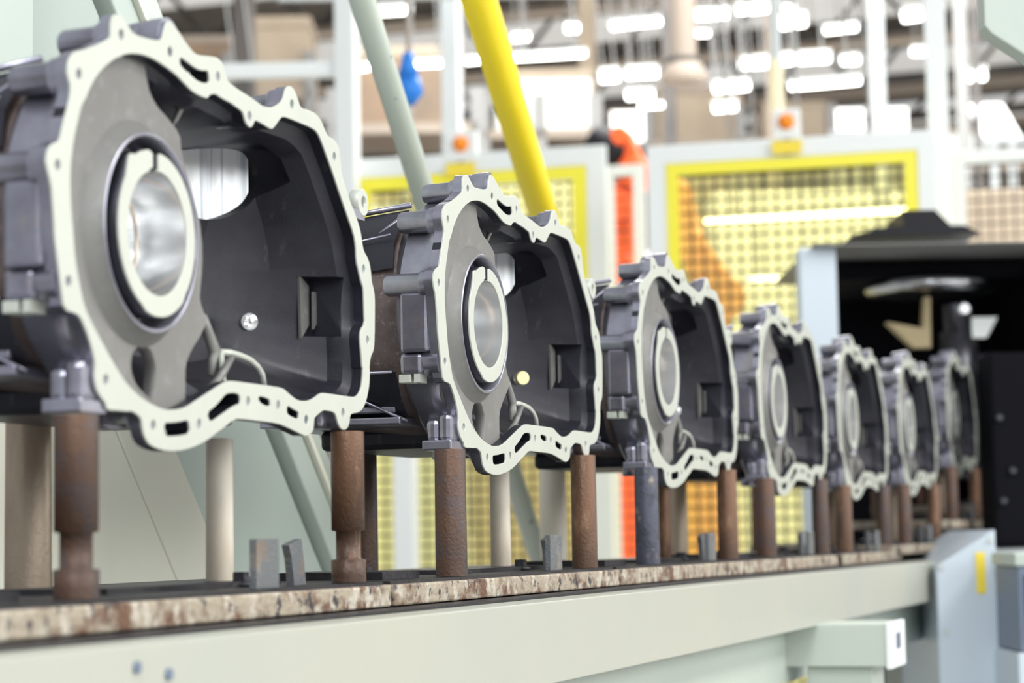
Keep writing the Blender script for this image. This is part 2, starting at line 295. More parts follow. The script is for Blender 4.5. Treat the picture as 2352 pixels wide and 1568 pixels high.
def toward(L, target, f):
    out = []
    for (x, z), an in zip(L, mono_angles(L)):
        r = ray_radius(target, CEN, an); q = (CEN[0]+cos(an)*r, CEN[1]+sin(an)*r)
        out.append((x*(1-f)+q[0]*f, z*(1-f)+q[1]*f))
    return out

Z0 = 1.0
def build_housing():
    root = empty('gearbox_housing', 'x', 'machine part', (0, 0, Z0))
    outer = chaikin(OUTER, 1); inner = chaikin(INNER, 1); slots = [chaikin(s, 1) for s in SLOTS]
    hs = [h for h in HOLES]
    fl = flat_cut('flange', [outer, inner]+slots+[circle(h, 0.0046) for h in hs], 0.0, 0.0022, 0.0004)
    link(fl, 'flange', M['machined'], root)
    rim = flat_cut('flange_rim', [outer, inner]+slots+[circle(h, 0.0046) for h in hs], 0.0021, 0.0125, 0.0001)
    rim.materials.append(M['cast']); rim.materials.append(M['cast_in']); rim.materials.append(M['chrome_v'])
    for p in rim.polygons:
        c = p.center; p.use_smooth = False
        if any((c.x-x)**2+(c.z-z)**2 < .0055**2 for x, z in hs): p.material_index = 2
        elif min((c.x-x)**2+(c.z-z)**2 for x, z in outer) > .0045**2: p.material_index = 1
    for p in rim.polygons: p.use_smooth = abs(p.normal.y) < .5
    rim.set_sharp_from_angle(angle=radians(38))
    ro1 = bpy.data.objects.new('flange_rim', rim); COL.objects.link(ro1); ro1.parent = root
    b = MB()
    for x, z in hs: b.lathe((x, .012, z), (x, 1, z), [(0, .0046), (.001, .0046)], 12)
    b.build('thread_bottom', M['cast_in'], root)
    # ---- casting body: bell and rear box, hollowed
    T1 = [(-.166,.262),(-.158,.31),(-.13,.36),(-.09,.395),(-.02,.418),(.03,.418),(.07,.40),(.15,.395),(.27,.405),(.372,.400),(.419,.346),(.452,.27),(.456,.20),(.452,.145),(.40,.135),(.28,.118),(.12,.108),(.03,.098),(-.03,.105),(-.09,.135),(-.14,.18)]
    T1 = chaikin(T1, 2)
    T2 = [(x*0.98+0.0028, 0.262+(z-.262)*.97) for x, z in T1]
    T3 = chaikin([(-.138,.26),(-.130,.35),(-.06,.398),(.1,.400),(.3,.402),(.40,.398),(.435,.36),(.436,.25),(.425,.155),(.30,.132),(.15,.124),(0,.124),(-.09,.15)], 2)
    T4 = chaikin([(-.118,.25),(-.112,.32),(-.05,.380),(.1,.400),(.33,.404),(.40,.385),(.41,.30),(.35,.25),(.34,.175),(.26,.15),(.15,.145),(0,.14),(-.06,.155)], 2)
    n = 240; o0 = resample(outer, n)
    inset = [(x+(CEN[0]-x)*.022, z+(CEN[1]-z)*.03) for x, z in o0]
    smooth0 = inset[:]
    for _ in range(3): smooth0 = [((smooth0[i-1][0]+2*smooth0[i][0]+smooth0[(i+1) % n][0])/4, (smooth0[i-1][1]+2*smooth0[i][1]+smooth0[(i+1) % n][1])/4) for i in range(n)]
    for q_ in fl.polygons: q_.use_smooth = False
    L = [inset, inset, toward(smooth0, T1, .75), toward(smooth0, T1, 1), toward(smooth0, T1, 1), toward(o0, T2, 1), toward(o0, T3, 1), toward(o0, T3, 1), toward(o0, T4, 1), toward(o0, T4, 1)]
    ys = [.0122, .016, .024, .03, .052, .058, .066, .10, .262, .268]
    body = solid_obj(L, ys)
    ni = 220; i0 = resample([(x, z) for x, z in inner], ni)
    C1 = chaikin([(-.145,.262),(-.125,.335),(-.08,.38),(0,.398),(.1,.385),(.2,.384),(.33,.388),(.364,.358),(.410,.305),(.428,.262),(.440,.20),(.438,.15),(.3,.14),(.1,.13),(.02,.118),(-.04,.125),(-.1,.155)], 1)
    C2 = chaikin([(-.09,.262),(-.08,.33),(0,.372),(.1,.381),(.2,.381),(.295,.381),(.345,.36),(.385,.305),(.392,.262),(.398,.21),(.388,.172),(.3,.162),(.1,.160),(0,.163),(-.06,.17)], 1)
    C3 = chaikin([(-.06,.262),(-.05,.33),(0,.36),(.1,.375),(.2,.379),(.255,.38),(.285,.35),(.310,.305),(.322,.262),(.326,.22),(.315,.182),(.25,.172),(.1,.172),(0,.175)], 1)
    LI = [i0, i0, toward(i0, C1, .7), toward(i0, C1, 1), toward(i0, C2, 1), toward(i0, C3, 1)]
    yi = [.0, .013, .02, .036, .078, .105]
    cav = solid_obj(LI, yi)
    win = [(.208,.362),(.230,.376),(.270,.387),(.335,.396),(.358,.398),(.370,.394),(.376,.37),(.368,.344),(.35,.331),(.325,.322),(.287,.319),(.254,.323),(.234,.331),(.218,.348)]
    win = [(.208+(x-.208)*.915, z-.003) for x, z in win]
    rec = MB().box((.40, .008, .209), (.440, .056, .270)); rme = bpy.data.meshes.new('t'); rme.from_pydata(rec.v, [], rec.f); ro = bpy.data.objects.new('t', rme); COL.objects.link(ro)
    for q in (ro,):
        bm = bmesh.new(); bm.from_mesh(q.data); bmesh.ops.remove_doubles(bm, verts=bm.verts, dist=1e-6); bmesh.ops.recalc_face_normals(bm, faces=bm.faces); bm.to_mesh(q.data); bm.free()
    cutters = [cav, prism_obj(chaikin(win, 2), .04, .185), ro]
    for s in slots: cutters.append(prism_obj(s, .0, .045))
    me = difference(body, cutters)
    # split the hollow from the outside so that each can have its own finish
    bm = bmesh.new(); bm.from_mesh(me)
    cavin = chaikin(INNER, 1)
    def inside(p, poly):
        c = False
        for i in range(len(poly)):
            (x1, z1), (x2, z2) = poly[i], poly[i-1]
            if (z1 > p[1]) != (z2 > p[1]) and p[0] < (x2-x1)*(p[1]-z1)/(z2-z1)+x1: c = not c
        return c
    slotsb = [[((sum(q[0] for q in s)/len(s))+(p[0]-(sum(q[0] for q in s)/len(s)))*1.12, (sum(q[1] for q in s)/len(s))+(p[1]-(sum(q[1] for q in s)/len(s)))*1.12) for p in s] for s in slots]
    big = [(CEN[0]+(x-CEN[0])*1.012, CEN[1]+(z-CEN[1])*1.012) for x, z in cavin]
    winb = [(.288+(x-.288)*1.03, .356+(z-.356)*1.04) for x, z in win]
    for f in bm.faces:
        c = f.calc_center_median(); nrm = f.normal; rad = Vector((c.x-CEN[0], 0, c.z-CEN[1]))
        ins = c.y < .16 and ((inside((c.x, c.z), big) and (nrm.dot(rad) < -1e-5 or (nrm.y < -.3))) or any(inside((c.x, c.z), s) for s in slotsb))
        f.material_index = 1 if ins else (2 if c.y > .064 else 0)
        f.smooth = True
    bm.to_mesh(me); bm.free()
    parts = {}
    for idx, nm, mt in ((0, 'bell', 'cast'), (1, 'inner_cavity', 'cast_in'), (2, 'rear_case', 'rough_cast')):
        b2 = bmesh.new(); b2.from_mesh(me); bmesh.ops.delete(b2, geom=[f for f in b2.faces if f.material_index != idx], context='FACES')
        m2 = bpy.data.meshes.new(nm); b2.to_mesh(m2); b2.free()
        for p in m2.polygons: p.material_index = 0
        try: m2.set_sharp_from_angle(angle=radians(32))
        except Exception: pass
        parts[nm] = link(m2, nm, M[mt], root)
    # ---- web plate with bore opening
    RC = (-.006, .260)
    edge = [(.0038,.4108),(.0042,.4026),(.0071,.3947),(.0122,.3843),(.028,.3743),(.0398,.3711),(.0683,.3591),(.0698,.3466),(.0754,.3332),(.0993,.3004),(.1107,.2731),(.1115,.2448),(.1059,.2204),(.1057,.2152),(.1141,.2039),(.1192,.2021),(.1202,.1949),(.112,.1881),(.1053,.1814),(.088,.1678),(.0772,.1548),(.0767,.1387),(.077,.1276),(.0731,.112)]
    back = [(-.012,.262-.157+.0),(-.05,.112),(-.09,.138),(-.125,.175),(-.15,.225),(-.153,.28),(-.14,.33),(-.11,.375),(-.06,.405),(-.02,.414)]
    pock = chaikin([(-.0229,.1443),(-.0225,.1537),(-.0162,.1621),(-.0021,.1662),(.0118,.1635),(.0174,.1556),(.0212,.149),(.0182,.1284),(.0158,.1202),(0,.1264),(-.0155,.1338)], 2)
    web = flat_cut('web_plate', [chaikin(edge+back, 1), circle((RC[0]-.005, RC[1]), .084, 64), pock], .014, .026, .0012)
    wp = link(web, 'web_plate', M['web'], root)
    wf = MB(); wf.lathe((RC[0]-.005, 0, RC[1]), (RC[0]-.005, 1, RC[1]), [(.0142, .096), (.004, .0865), (-.0002, .0845)], 64, cap=False); wf.build('bore_shoulder', M['web'], root)
    wf = MB(); wf.lathe((RC[0]-.005, 0, RC[1]), (RC[0]-.005, 1, RC[1]), [(-.0001, .0846), (-.0012, .0832), (-.0002, .0812), (.034, .0800)], 64, cap=False); wf.build('counterbore_lip', M['cast'], root)
    pb = MB(); pb.prism([(x+0.0, z) for x, z in chaikin([(-.03,.10),(-.03,.17),(0,.178),(.03,.165),(.03,.10)], 1)], .045, .05); pb.build('pocket_floor', M['cast'], root)
    bk = MB(); bk.cyl((.0742-.02, .0135, .3886-.02), (.0742-.02, .020, .3886-.02), .004, n=14)
    # ---- bearing ring: slotted machined collar, polished bore behind it
    ring = [(-.0568,.3181),(-.0544,.3205),(-.0504,.3212),(-.0457,.3212),(-.0345,.3259),(-.0232,.3288),(-.0184,.3282),(-.0153,.3264),(-.0151,.3144),(-.021,.3128)]
    N = 60
    for k in range(N+1):                                    # bore edge, anticlockwise from the slot
        an = radians(104)+(2*pi-radians(14))*k/N; ring.append((RC[0]+.0530*cos(an), RC[1]+.0530*sin(an)))
    ring += [(-.0048,.3127),(-.0048,.3275),(-.0007,.3285)]
    for k in range(1, 48):
        an = radians(84)-(radians(306))*k/48; rr = .0690+(.002 if 20 < k < 31 else 0); ring.append((RC[0]+rr*cos(an), RC[1]+rr*sin(an)))
    rg = flat_cut('bearing_collar', [ring], -.003, -.0005, .0005); ro_ = link(rg, 'bearing_collar', M['machined'], root)
    for q_ in rg.polygons: q_.use_smooth = False
    rg2 = flat_cut('collar_body', [ring], -.0006, .026, .0001); link(rg2, 'collar_body', M['cast_in'], root); ro_['label'] = 'pale machined collar with a slot at the top'
    b = MB(); b.lathe((RC[0], 0, RC[1]), (RC[0], 1, RC[1]), [(.0265, .0530), (.046, .0530)], 64, cap=False); b.build('bearing_bore', M['chrome'], root)
    b = MB(); b.lathe((RC[0], 0, RC[1]), (RC[0], 1, RC[1]), [(-.0015, .0526), (.0263, .0526)], 64, cap=False); b.build('bore_sleeve', M['chrome'], root)
    b = MB(); b.lathe((RC[0], 0, RC[1]), (RC[0], 1, RC[1]), [(.0455, .0529), (.046, .0516), (.047, .0514)], 64, cap=False); b.build('retaining_ring', M['copper'], root)
    b = MB(); b.lathe((RC[0], 0, RC[1]), (RC[0], 1, RC[1]), [(.0475, .0510), (.078, .0510)], 64, cap=False); b.build('inner_bore', M['chrome'], root)
    b = MB(); b.lathe((RC[0], .078, RC[1]), (RC[0], 1, RC[1]), [(0, .0512), (.0, .040), (.0, .039), (.012, .038), (.012, .001)], 48, cap=False, smooth=False); b.build('inner_shoulder', M['chrome'], root)
    # ---- polished bore seen through the window in the back wall, reflection streaks in its colour
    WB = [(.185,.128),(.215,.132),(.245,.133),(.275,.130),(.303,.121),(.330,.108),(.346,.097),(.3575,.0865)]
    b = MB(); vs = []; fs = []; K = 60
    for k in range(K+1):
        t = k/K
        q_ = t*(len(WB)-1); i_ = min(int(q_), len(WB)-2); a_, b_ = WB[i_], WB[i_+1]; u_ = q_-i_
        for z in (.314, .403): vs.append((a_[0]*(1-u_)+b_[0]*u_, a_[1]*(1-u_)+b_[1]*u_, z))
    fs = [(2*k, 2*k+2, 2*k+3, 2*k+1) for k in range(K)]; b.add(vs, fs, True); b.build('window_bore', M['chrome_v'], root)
    # ---- bolt bosses on the outside of the bell
    def boss(x, z, y1, y2, r1, r2, nm='bolt_boss'):
        b = MB(); b.lathe((x, .004, z), (x, 1, z), [(0, r1), (y1-.003, r1*.97), (y1, r1*.9), (y1+.001, r2), (y2-.003, r2*.94), (y2, r2*.8)], 20); b.build(nm, M['cast'], root)
    boss(-.0643, .4150, .017, .052, .0155, .0125); boss(-.1343, .3710, .019, .056, .0165, .0135)
    boss(-.1655, .2940, .018, .062, .0165, .0135); boss(-.1505, .2047, .020, .047, .0165, .014)
    boss(.2781, .4225, .019, .042, .0145, .0100); boss(.0270, .4310, .022, .040, .0215, .0200, 'dowel_boss')
    b = MB(); b.box((-.1735, .012, .215), (-.150, .047, .285), bev=.004); b.box((-.168, .022, .190), (-.145, .050, .215), bev=.005); b.build('side_pad', M['cast'], root)
    b = MB(); b.box((-.1655, .026, .1805), (-.142, .033, .1905)); b.box((-.1655, .037, .1805), (-.142, .052, .1905), bev=.001); b.build('machined_pad', M['machined'], root)
    b = MB(); b.box((-.126, .003, .1035), (-.084, .040, .1155), bev=.002); b.box((-.124, .004, .113), (-.088, .020, .146), bev=.006); b.box((-.122, .0195, .113), (-.090, .036, .140), bev=.006)
    b.lathe((-.091, .006, .1313), (-.091, 1, .1313), [(0, .0175), (.020, .0165), (.022, .013), (.036, .012)], 20); b.build('support_foot', M['cast'], root)
    b = MB(); b.box((.372, .013, .112), (.425, .050, .132), bev=.005); b.build('support_foot', M['cast'], root)
    b = MB(); b.cyl((.16, .085, .104), (.16, .085, .135), .020, ch=.002); b.build('drain_boss', M['cast'], root)
    b = MB(); b.cyl((.03, .07, .098), (.03, .07, .13), .016, ch=.002); b.build('drain_boss', M['cast'], root)
    # ribs, lips and dark bands laid over the rear case
    def band(nm, A_, B_, m, y0=.067, y1=.263):
        b = MB(); k_n = len(A_); vs = [(x, y0, z) for x, z in A_]+[(x, y1, z) for x, z in B_]; b.add(vs, [(i, i+1, i+1+k_n, i+k_n) for i in range(k_n-1)], True); b.build(nm, M[m], root)
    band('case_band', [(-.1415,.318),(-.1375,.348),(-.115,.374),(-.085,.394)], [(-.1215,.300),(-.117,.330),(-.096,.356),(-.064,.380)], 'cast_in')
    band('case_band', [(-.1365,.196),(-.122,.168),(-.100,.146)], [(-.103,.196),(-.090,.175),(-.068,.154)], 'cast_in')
    for pts, r in (([(-.108,.066,.384),(-.128,.12,.340),(-.128,.20,.292)], .0022), ([(-.083,.066,.400),(-.064,.25,.384)], .0035), ([(-.139,.07,.358),(-.119,.25,.334)], .0015),
                   ([(-.140,.07,.196),(-.106,.25,.196)], .002), ([(-.104,.066,.140),(-.112,.12,.165),(-.106,.19,.192)], .0022)):
        b = MB(); b.tube(pts, r, 8); b.build('casting_rib', M['cast'], root)
    b = MB(); b.box((-.108, .080, .150), (.28, .255, .158), bev=.002); b.build('case_lip', M['cast'], root)
    b = MB(); b.box((-.112, .072, .136), (.30, .255, .145), bev=.002); b.build('case_lip', M['cast'], root)
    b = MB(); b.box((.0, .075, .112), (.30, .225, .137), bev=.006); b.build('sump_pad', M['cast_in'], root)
    # ---- small cast details in the hollow
    b = MB(); b.tube([(.1788,.03,.174),(.2003,.03,.1751),(.2206,.03,.1739),(.2411,.03,.1714),(.2575,.03,.1661),(.2684,.03,.1591),(.273,.03,.146)], .0032, 8)
    b.tube([(.1788,.03,.174),(.1788,.028,.150),(.1788,.026,.14)], .003, 8); b.build('oil_gallery_rib', M['machined'], root)
    b = MB(); b.tube([(.1215,.02,.2021),(.132,.02,.1886),(.1456,.02,.1732),(.1413,.02,.1640),(.1368,.02,.150)], [.004,.005,.0058,.0045,.003], 8)
    b.tube([(.1822,.02,.1696),(.1650,.02,.1560),(.145,.02,.142),(.1295,.02,.133)], [.003,.004,.0045,.005], 8); b.build('strut_rib', M['web'], root)
    b = MB(); b.tube([(.107,.03,.394),(.1027,.032,.388),(.0977,.034,.378),(.0911,.036,.368)], [.0035,.003,.0025,.001], 8); b.build('cast_fin', M['web'], root)
    b = MB(); b.prism([(.410, .272), (.434, .262), (.434, .222), (.414, .2065)], .0535, .0565); b.prism([(.4325, .256), (.4405, .256), (.4405, .224), (.4325, .217)], .0475, .050); b.build('recess_lit_step', M['web'], root)  # end faces of the recess made paler to paint them as lit
    b = MB(); b.tube([(.385,.028,.389),(.392,.052,.381)], [.007,.006], 12); b.build('inner_boss', M['rough_cast'], root)
    # drilled hole in the wall
    b = MB(); c = Vector((.333, .075, .2175)); dr = Vector((-.75, -.66, 0)).normalized()
    b.lathe(c-dr*.01, c+dr, [(0, .0001), (.0, .0085), (.013, .0085)], 20, cap=False); b.build('drilled_hole', M['chrome'], root)
    # lug at the right shoulder
    lug = flat_cut('lifting_lug', [circle((.486,.354), .0145, 28), circle((.487,.3545), .0062, 20)], .012, .024, .0006); link(lug, 'lifting_lug', M['machined'], root)
    b = MB(); b.box((.452, .0125, .335), (.490, .0235, .3445)); b.build('lug_web', M['cast'], root)
    return root

housing_labels = [
 'largest gearbox housing, nearest the left edge of the picture',
 'second gearbox housing from the left, in sharpest focus, yellow disc standing for the view through a hole inside it',
 'third gearbox housing from the left, on the dark spotted front post',
 'fourth gearbox housing from the left, in front of the pale machine column',
 'fifth gearbox housing from the left, first one past the pale machine column',
 'sixth gearbox housing from the left, before the raised end of the line',
 'seventh gearbox housing from the left, raised at the line end',
 'last gearbox housing, dark and blurred inside the black machine']
HX = [(-.8460, 0, .003, 0), (0, 0, 0, 0), (.8440, 0, -.0025, 0), (1.672, 0, -.005, 0), (2.46, 0, -.004, 0), (3.20, -.015, .014, 0), (3.97, -.03, .076, 0), (4.74, -.05, .125, 0)]
proto = build_housing()
houses = [proto]+[copy_tree(proto) for _ in range(7)]
for o, (x, y, z, a), lb in zip(houses, HX, housing_labels):
    o.location = (x, y, Z0+z); o.rotation_euler = (0, 0, radians(a)); o['label'] = lb; o['group'] = 'gearbox housings in a row on the conveyor'
houses[0].scale = (1, 1, 1.018); houses[0].location.z -= .002
b = MB(); b.cyl((.3265, .0693, .2175), (.3205, .0640, .2175), .0095, n=24, ch=.0008); yp = b.build('disc', M['hole_yellow'], houses[1]); yp['label'] = 'small yellow disc standing for the view through the hole'  # disc added where the yellow background would show through the hole

# ------------------------------------------------------------------ fixtures: plate, posts, blocks
def post(mb, x, y, r, ztop, notch=0, zb=-.042):
    prof = [(0, r*1.03), (.008, r*1.03)]
    if notch: prof += [(.023, r*1.04), (.024, r*.74), (.052, r*.74), (.053, r)]
    prof += [(ztop-zb-.001, r), (ztop-zb, r*.97)]
    mb.lathe((x, y, zb), (x, y, 1), prof, 28); return mb
def build_fixture(k):
    root = empty('pallet_fixture', 'x', 'fixture', (0, 0, Z0))
    pl = MB(); pts = [(-.386, -.030), (.445, -.030), (.462, -.024), (.466, -.010), (.466, .34), (-.386, .34)]
    n = len(pts); vs = [(x, y, -.068) for x, y in pts]+[(x, y, -.046) for x, y in pts]
    pl.add(vs, [tuple(range(n)), tuple(range(2*n-1, n-1, -1))]+[(i, (i+1) % n, (i+1) % n+n, i+n) for i in range(n)])
    bmo = pl.build('base_plate', M['plate_edge'], root, bev=.002)
    t = MB(); t.box((-.37, -.018, -.046), (.455, .33, -.0425)); t.box((-.30, .02, -.0425), (-.19, .15, -.034)); t.box((.0, .05, -.0425), (.35, .16, -.037)); t.build('top_plate', M['black'], root)
    fl = {0: 'rust', 1: 'rust', 2: 'greysteel', 3: 'rust', 4: 'rust2'}.get(k, 'rust')
    fr = 'rust2' if k not in (3, 4) else 'rust'
    def mk(*a, m, nt=0): b = MB(); post(b, *a, notch=nt); return b.build('post', M[m], root)
    mk(-.139, .0, .0178, .1035, m=fl, nt=1 if k == 0 else 0)
    mk(.407 if k == 0 else .382, .0, .0172, .112, m=fr, nt=1 if k == 0 else 0)
    mk(.305, .095, .0135, .104, m={0: 'palepost', 1: 'palepost', 2: 'rust2'}.get(k, 'tanpost'))
    mk(.235, .27, .0225, .131, m={0: 'tanpost', 1: 'rust', 2: 'palepost', 3: 'tanpost'}.get(k, 'rust2'))
    bx_ = -.026 if k == 0 else 0; b = MB(); b.box((.188+bx_, -.014, -.0425), (.236+bx_, -.006, .0035), bev=.0008); b.build('locating_block', M['block'], root)
    dx_ = .03 if k == 0 else 0; b = MB(); b.prism([(x_+dx_, z_) for x_, z_ in [(.292, -.0425), (.286, -.015), (.280, -.003), (.292, .000), (.310, .003), (.316, -.02), (.320, -.0425)]], .022, .030); b.build('stop_block', M['block'], root)
    for x, y in ((-.255, .06), (.27, .055)):
        b = MB(); b.cyl((x, y, -.0425), (x, y, -.038), .014, ch=.001); b.lathe((x, y, -.038), (x, y, 1), [(0, .008), (.009, .008), (.010, .007)], 6, smooth=False); b.build('clamp_bolt', M['black'], root)
    return root
fix_labels = [
 'fixture under the nearest housing, orange rust patches along the plate edge',
 'fixture under the in-focus housing, light stone-coloured corroded plate edge',
 'fixture under the third housing, with the dark spotted front post',
 'fixture under the fourth housing from the left',
 'fixture under the fifth housing from the left',
 'fixture under the sixth housing from the left',
 'raised fixture under the seventh housing at the line end',
 'fixture under the last dark housing inside the machine']
for k, ((x, y, z, a), lb) in enumerate(zip(HX, fix_labels)):
    o = build_fixture(k); o.location = (x, y, Z0+(z if k > 4 else 0)); o.rotation_euler = (0, 0, radians(a)); o['label'] = lb; o['group'] = 'pallet fixtures on the conveyor'

# ------------------------------------------------------------------ conveyor
cv = empty('conveyor', 'long cream conveyor frame carrying the row of gearbox housings', 'conveyor', (0, 0, 0))
def sweep(mb, path, prof):
    """prof of (offset to the camera side, z) swept along path of (x, y)"""
    P_ = [Vector(p) for p in path]; n = len(prof); vs = []
    for i, p in enumerate(P_):
        t = (P_[min(i+1, len(P_)-1)]-P_[max(i-1, 0)]).normalized(); nn = Vector((t.y, -t.x))
        for o, z in prof: q = p+nn*o; vs.append((q.x, q.y, z))
    fs = []
    for i in range(len(P_)-1):
        for k in range(n): k2 = (k+1) % n; fs.append((i*n+k, i*n+k2, (i+1)*n+k2, (i+1)*n+k))
    fs.append(tuple(range(n))); fs.append(tuple((len(P_)-1)*n+k for k in range(n))[::-1]); mb.add(vs, fs); return mb
path = [(-1.9, 0)]+[(x, 0) for x in (-1, 0, 1, 2, 2.6, 3.0, 3.3)]+[(3.55, .02), (3.75, .05), (3.95, .10)]
z = Z0
sb = MB(); sweep(sb, path, [(.10, z-.168), (.10, z-.0735), (.085, z-.0725), (.060, z-.0725), (.060, z-.168)]); sb.build('side_beam', M['cream'], cv, bev=.0015)
sb = MB(); sweep(sb, path, [(-.34, z-.168), (-.34, z-.0725), (-.30, z-.0725), (-.30, z-.168)]); sb.build('side_beam', M['cream'], cv)
sb = MB(); sweep(sb, path, [(.058, z-.085), (.058, z-.0700), (.020, z-.0690), (.020, z-.085)]); sb.build('wear_strip', M['black'], cv)
sb = MB(); sweep(sb, path, [(.018, z-.085), (.018, z-.0695), (-.30, z-.0695), (-.30, z-.085)]); sb.build('belt', M['slate'], cv)
sb = MB(); sweep(sb, path, [(.04, z-.27), (.04, z-.170), (.03, z-.170), (.03, z-.27)]); sb.build('lower_skirt', M['palegreen'], cv)
for lx in (-1.0, 3.6):
    sb = MB(); sb.box((lx-.04, .05, 0), (lx+.04, .13, z-.165)); sb.build('leg', M['cream'], cv)
# ramp past the bend and its cover panel
sb = MB(); sb.add([(3.5,-.25,z-.075),(5.3,-.45,z+.03),(5.3,.35,z+.03),(3.5,.3,z-.075),(3.5,-.25,z-.09),(5.3,-.45,z+.015),(5.3,.35,z+.015),(3.5,.3,z-.09)], [(0,1,2,3),(7,6,5,4),(0,4,5,1),(1,5,6,2),(2,6,7,3),(3,7,4,0)]); sb.build('ramp_cover', M['greywhite'], cv)
# square cross arm under the beam, with an end cap and a small plate on it
q = P(2035, 1432, 4.0); q2 = P(2035, 1531, 4.0); s = q.z-q2.z
arm = empty('cross_arm', 'pale green square tube arm sticking out under the conveyor', 'beam', (q.x, q.y, q2.z))
b = MB(); b.box((0, 0.002, 0), (.16, 1.3, s), bev=.003); b.build('square_tube', M['palegreen'], arm)
b = MB(); b.box((-.002, -.008, -.004), (.162, .002, s+.002), bev=.002); b.build('end_cap', M['white'], arm)
b = MB(); b.box((.06, -.0095, .03), (.10, -.008, .058)); b.build('cap_sticker', M['label_d'], arm)
b = MB(); b.box((.02, .03, -.5), (.14, .15, -.001), bev=.003); b.build('arm_leg', M['palegreen'], arm)
for px, py in ((312, 1532), (385, 1548)):
    b = MB(); q = onY(px, py, -.10); b.cyl((q.x, -.0995, q.z), (q.x, -.103, q.z), .0045, n=14); b.build('frame_bolt', M['slate'], cv)
# end panel with its yellow sticker
q0 = P(2150, 1300, 5.3); q1 = P(2285, 1215, 5.3)
ep = empty('end_cabinet', 'pale blue-white cabinet at the conveyor end with a yellow sticker', 'cabinet', (q0.x, q0.y, 0))
dx = (q1-q0); wd = sqrt(dx.x**2+dx.y**2); ang = atan2(dx.y, dx.x); ep.rotation_euler = (0, 0, ang)
b = MB(); b.prism([(0, .0), (0, q0.z), (wd, q1.z), (wd, .0)], 0, .9); b.build('cabinet_body', M['bluewhite'], ep, bev=.004)
ya = P(2240, 1268, 5.3); yb = P(2262, 1362, 5.3); xa = (Vector((ya.x-q0.x, ya.y-q0.y))).length; xb = (Vector((yb.x-q0.x, yb.y-q0.y))).length
b = MB(); b.box((xa, -.003, yb.z), (xb, -.001, ya.z)); b.build('warning_sticker', M['label_y'], ep)
b = MB()
for px, py in ((2163, 1300), (2163, 1450), (2275, 1240)):
    q = P(px, py, 5.3); b.cyl(((Vector((q.x-q0.x, q.y-q0.y))).length, -.004, q.z), ((Vector((q.x-q0.x, q.y-q0.y))).length, 0, q.z), .008, n=12)
b.build('panel_screw', M['greywhite'], ep)
q0 = P(2336, 1300, 5.0); q1 = P(2460, 1495, 5.0)
eb = empty('slate_cabinet', 'slate blue equipment box at the lower right edge', 'cabinet', (q0.x, q0.y, q1.z)); eb.rotation_euler = (0, 0, radians(-72))
b = MB(); b.box((0, 0, 0), (.16, .25, q0.z-q1.z), bev=.006); b.build('box_body', M['slate'], eb)
b = MB(); b.box((-.006, -.006, q0.z-q1.z), (.17, .26, q0.z-q1.z+.03), bev=.004); b.build('box_lid', M['panel_green'], eb)
b = MB(); b.box((-.006, -.006, -q1.z), (.17, .26, -.001), bev=.004); b.build('box_plinth', M['bluewhite'], eb)
b = MB()
for k in range(4): b.box((.015+.038*k, -.004, .02), (.02+.038*k, 0, q0.z-q1.z-.02))
b.build('box_groove', M['black'], eb)

# ------------------------------------------------------------------ cream machine frame behind the nearest housing (plane y = 0.55)
fr = empty('press_gantry', 'large cream slanted machine frame behind the nearest housing', 'machine', (0.3, .60, 0))
def slant(mb, xt0, xt1, xb0, xb1, y0, y1, yt=-70, yb=1420, tilt=0.0):
    a = onY(xt0, yt, .55); c = onY(xt1, yt, .55); d = onY(xb1, yb, .55); e = onY(xb0, yb, .55)
    n = [(a.x, a.z), (c.x, c.z), (d.x, d.z), (e.x, e.z)]
    vs = [(n[0][0], y0, n[0][1]), (n[1][0], y0+tilt, n[1][1]), (n[2][0], y0+tilt, n[2][1]), (n[3][0], y0, n[3][1])]+[(x, y1, z_) for x, z_ in n]
    mb.add(vs, [(0, 1, 2, 3), (7, 6, 5, 4), (0, 4, 5, 1), (1, 5, 6, 2), (2, 6, 7, 3), (3, 7, 4, 0)]); return mb
def frp(nm, m, *a, **k):
    mb = MB(); slant(mb, *a, **k); o = mb.build(nm, M[m], None, bev=.003); o.parent = fr; o.location = (-fr.location.x, -fr.location.y, 0); return o
frp('frame_panel', 'frame_cream', -560, -262, -160, 368, .50, .60, tilt=.0)
frp('frame_panel', 'frame_cream', -258, -120, 371, 510, .50, .60, tilt=.012)
frp('frame_panel', 'panel_shaded', -120, 145, 511, 752, .545, .62, tilt=-.02)
frp('frame_slot', 'black', 146, 160, 753, 765, .56, .60)
frp('frame_beam', 'panel_green', 162, 202, 766, 800, .51, .62, tilt=-.006)
frp('frame_beam', 'frame_cream', 203, 232, 801, 828, .495, .60, tilt=.014)
frp('frame_beam', 'panel_green', 233, 350, 829, 905, .53, .64, tilt=.03)
b = MB(); a = onY(-40, 60, .49); c = onY(42, 420, .49)
b.box((a.x-.3, .47, c.z), (c.x, .50, a.z+.3), bev=.002); o = b.build('cover_strip', M['panel_green'], None); o.parent = fr; o.location = (-fr.location.x, -fr.location.y, 0)
b = MB(); a = onY(-700, 1340, .62); c = onY(905, 1440, .62); b.box((a.x, .56, -0.0), (c.x, .70, onY(500, 1338, .55).z-.06)); o = b.build('frame_base', M['panel_green'], None); o.parent = fr; o.location = (-fr.location.x, -fr.location.y, 0)

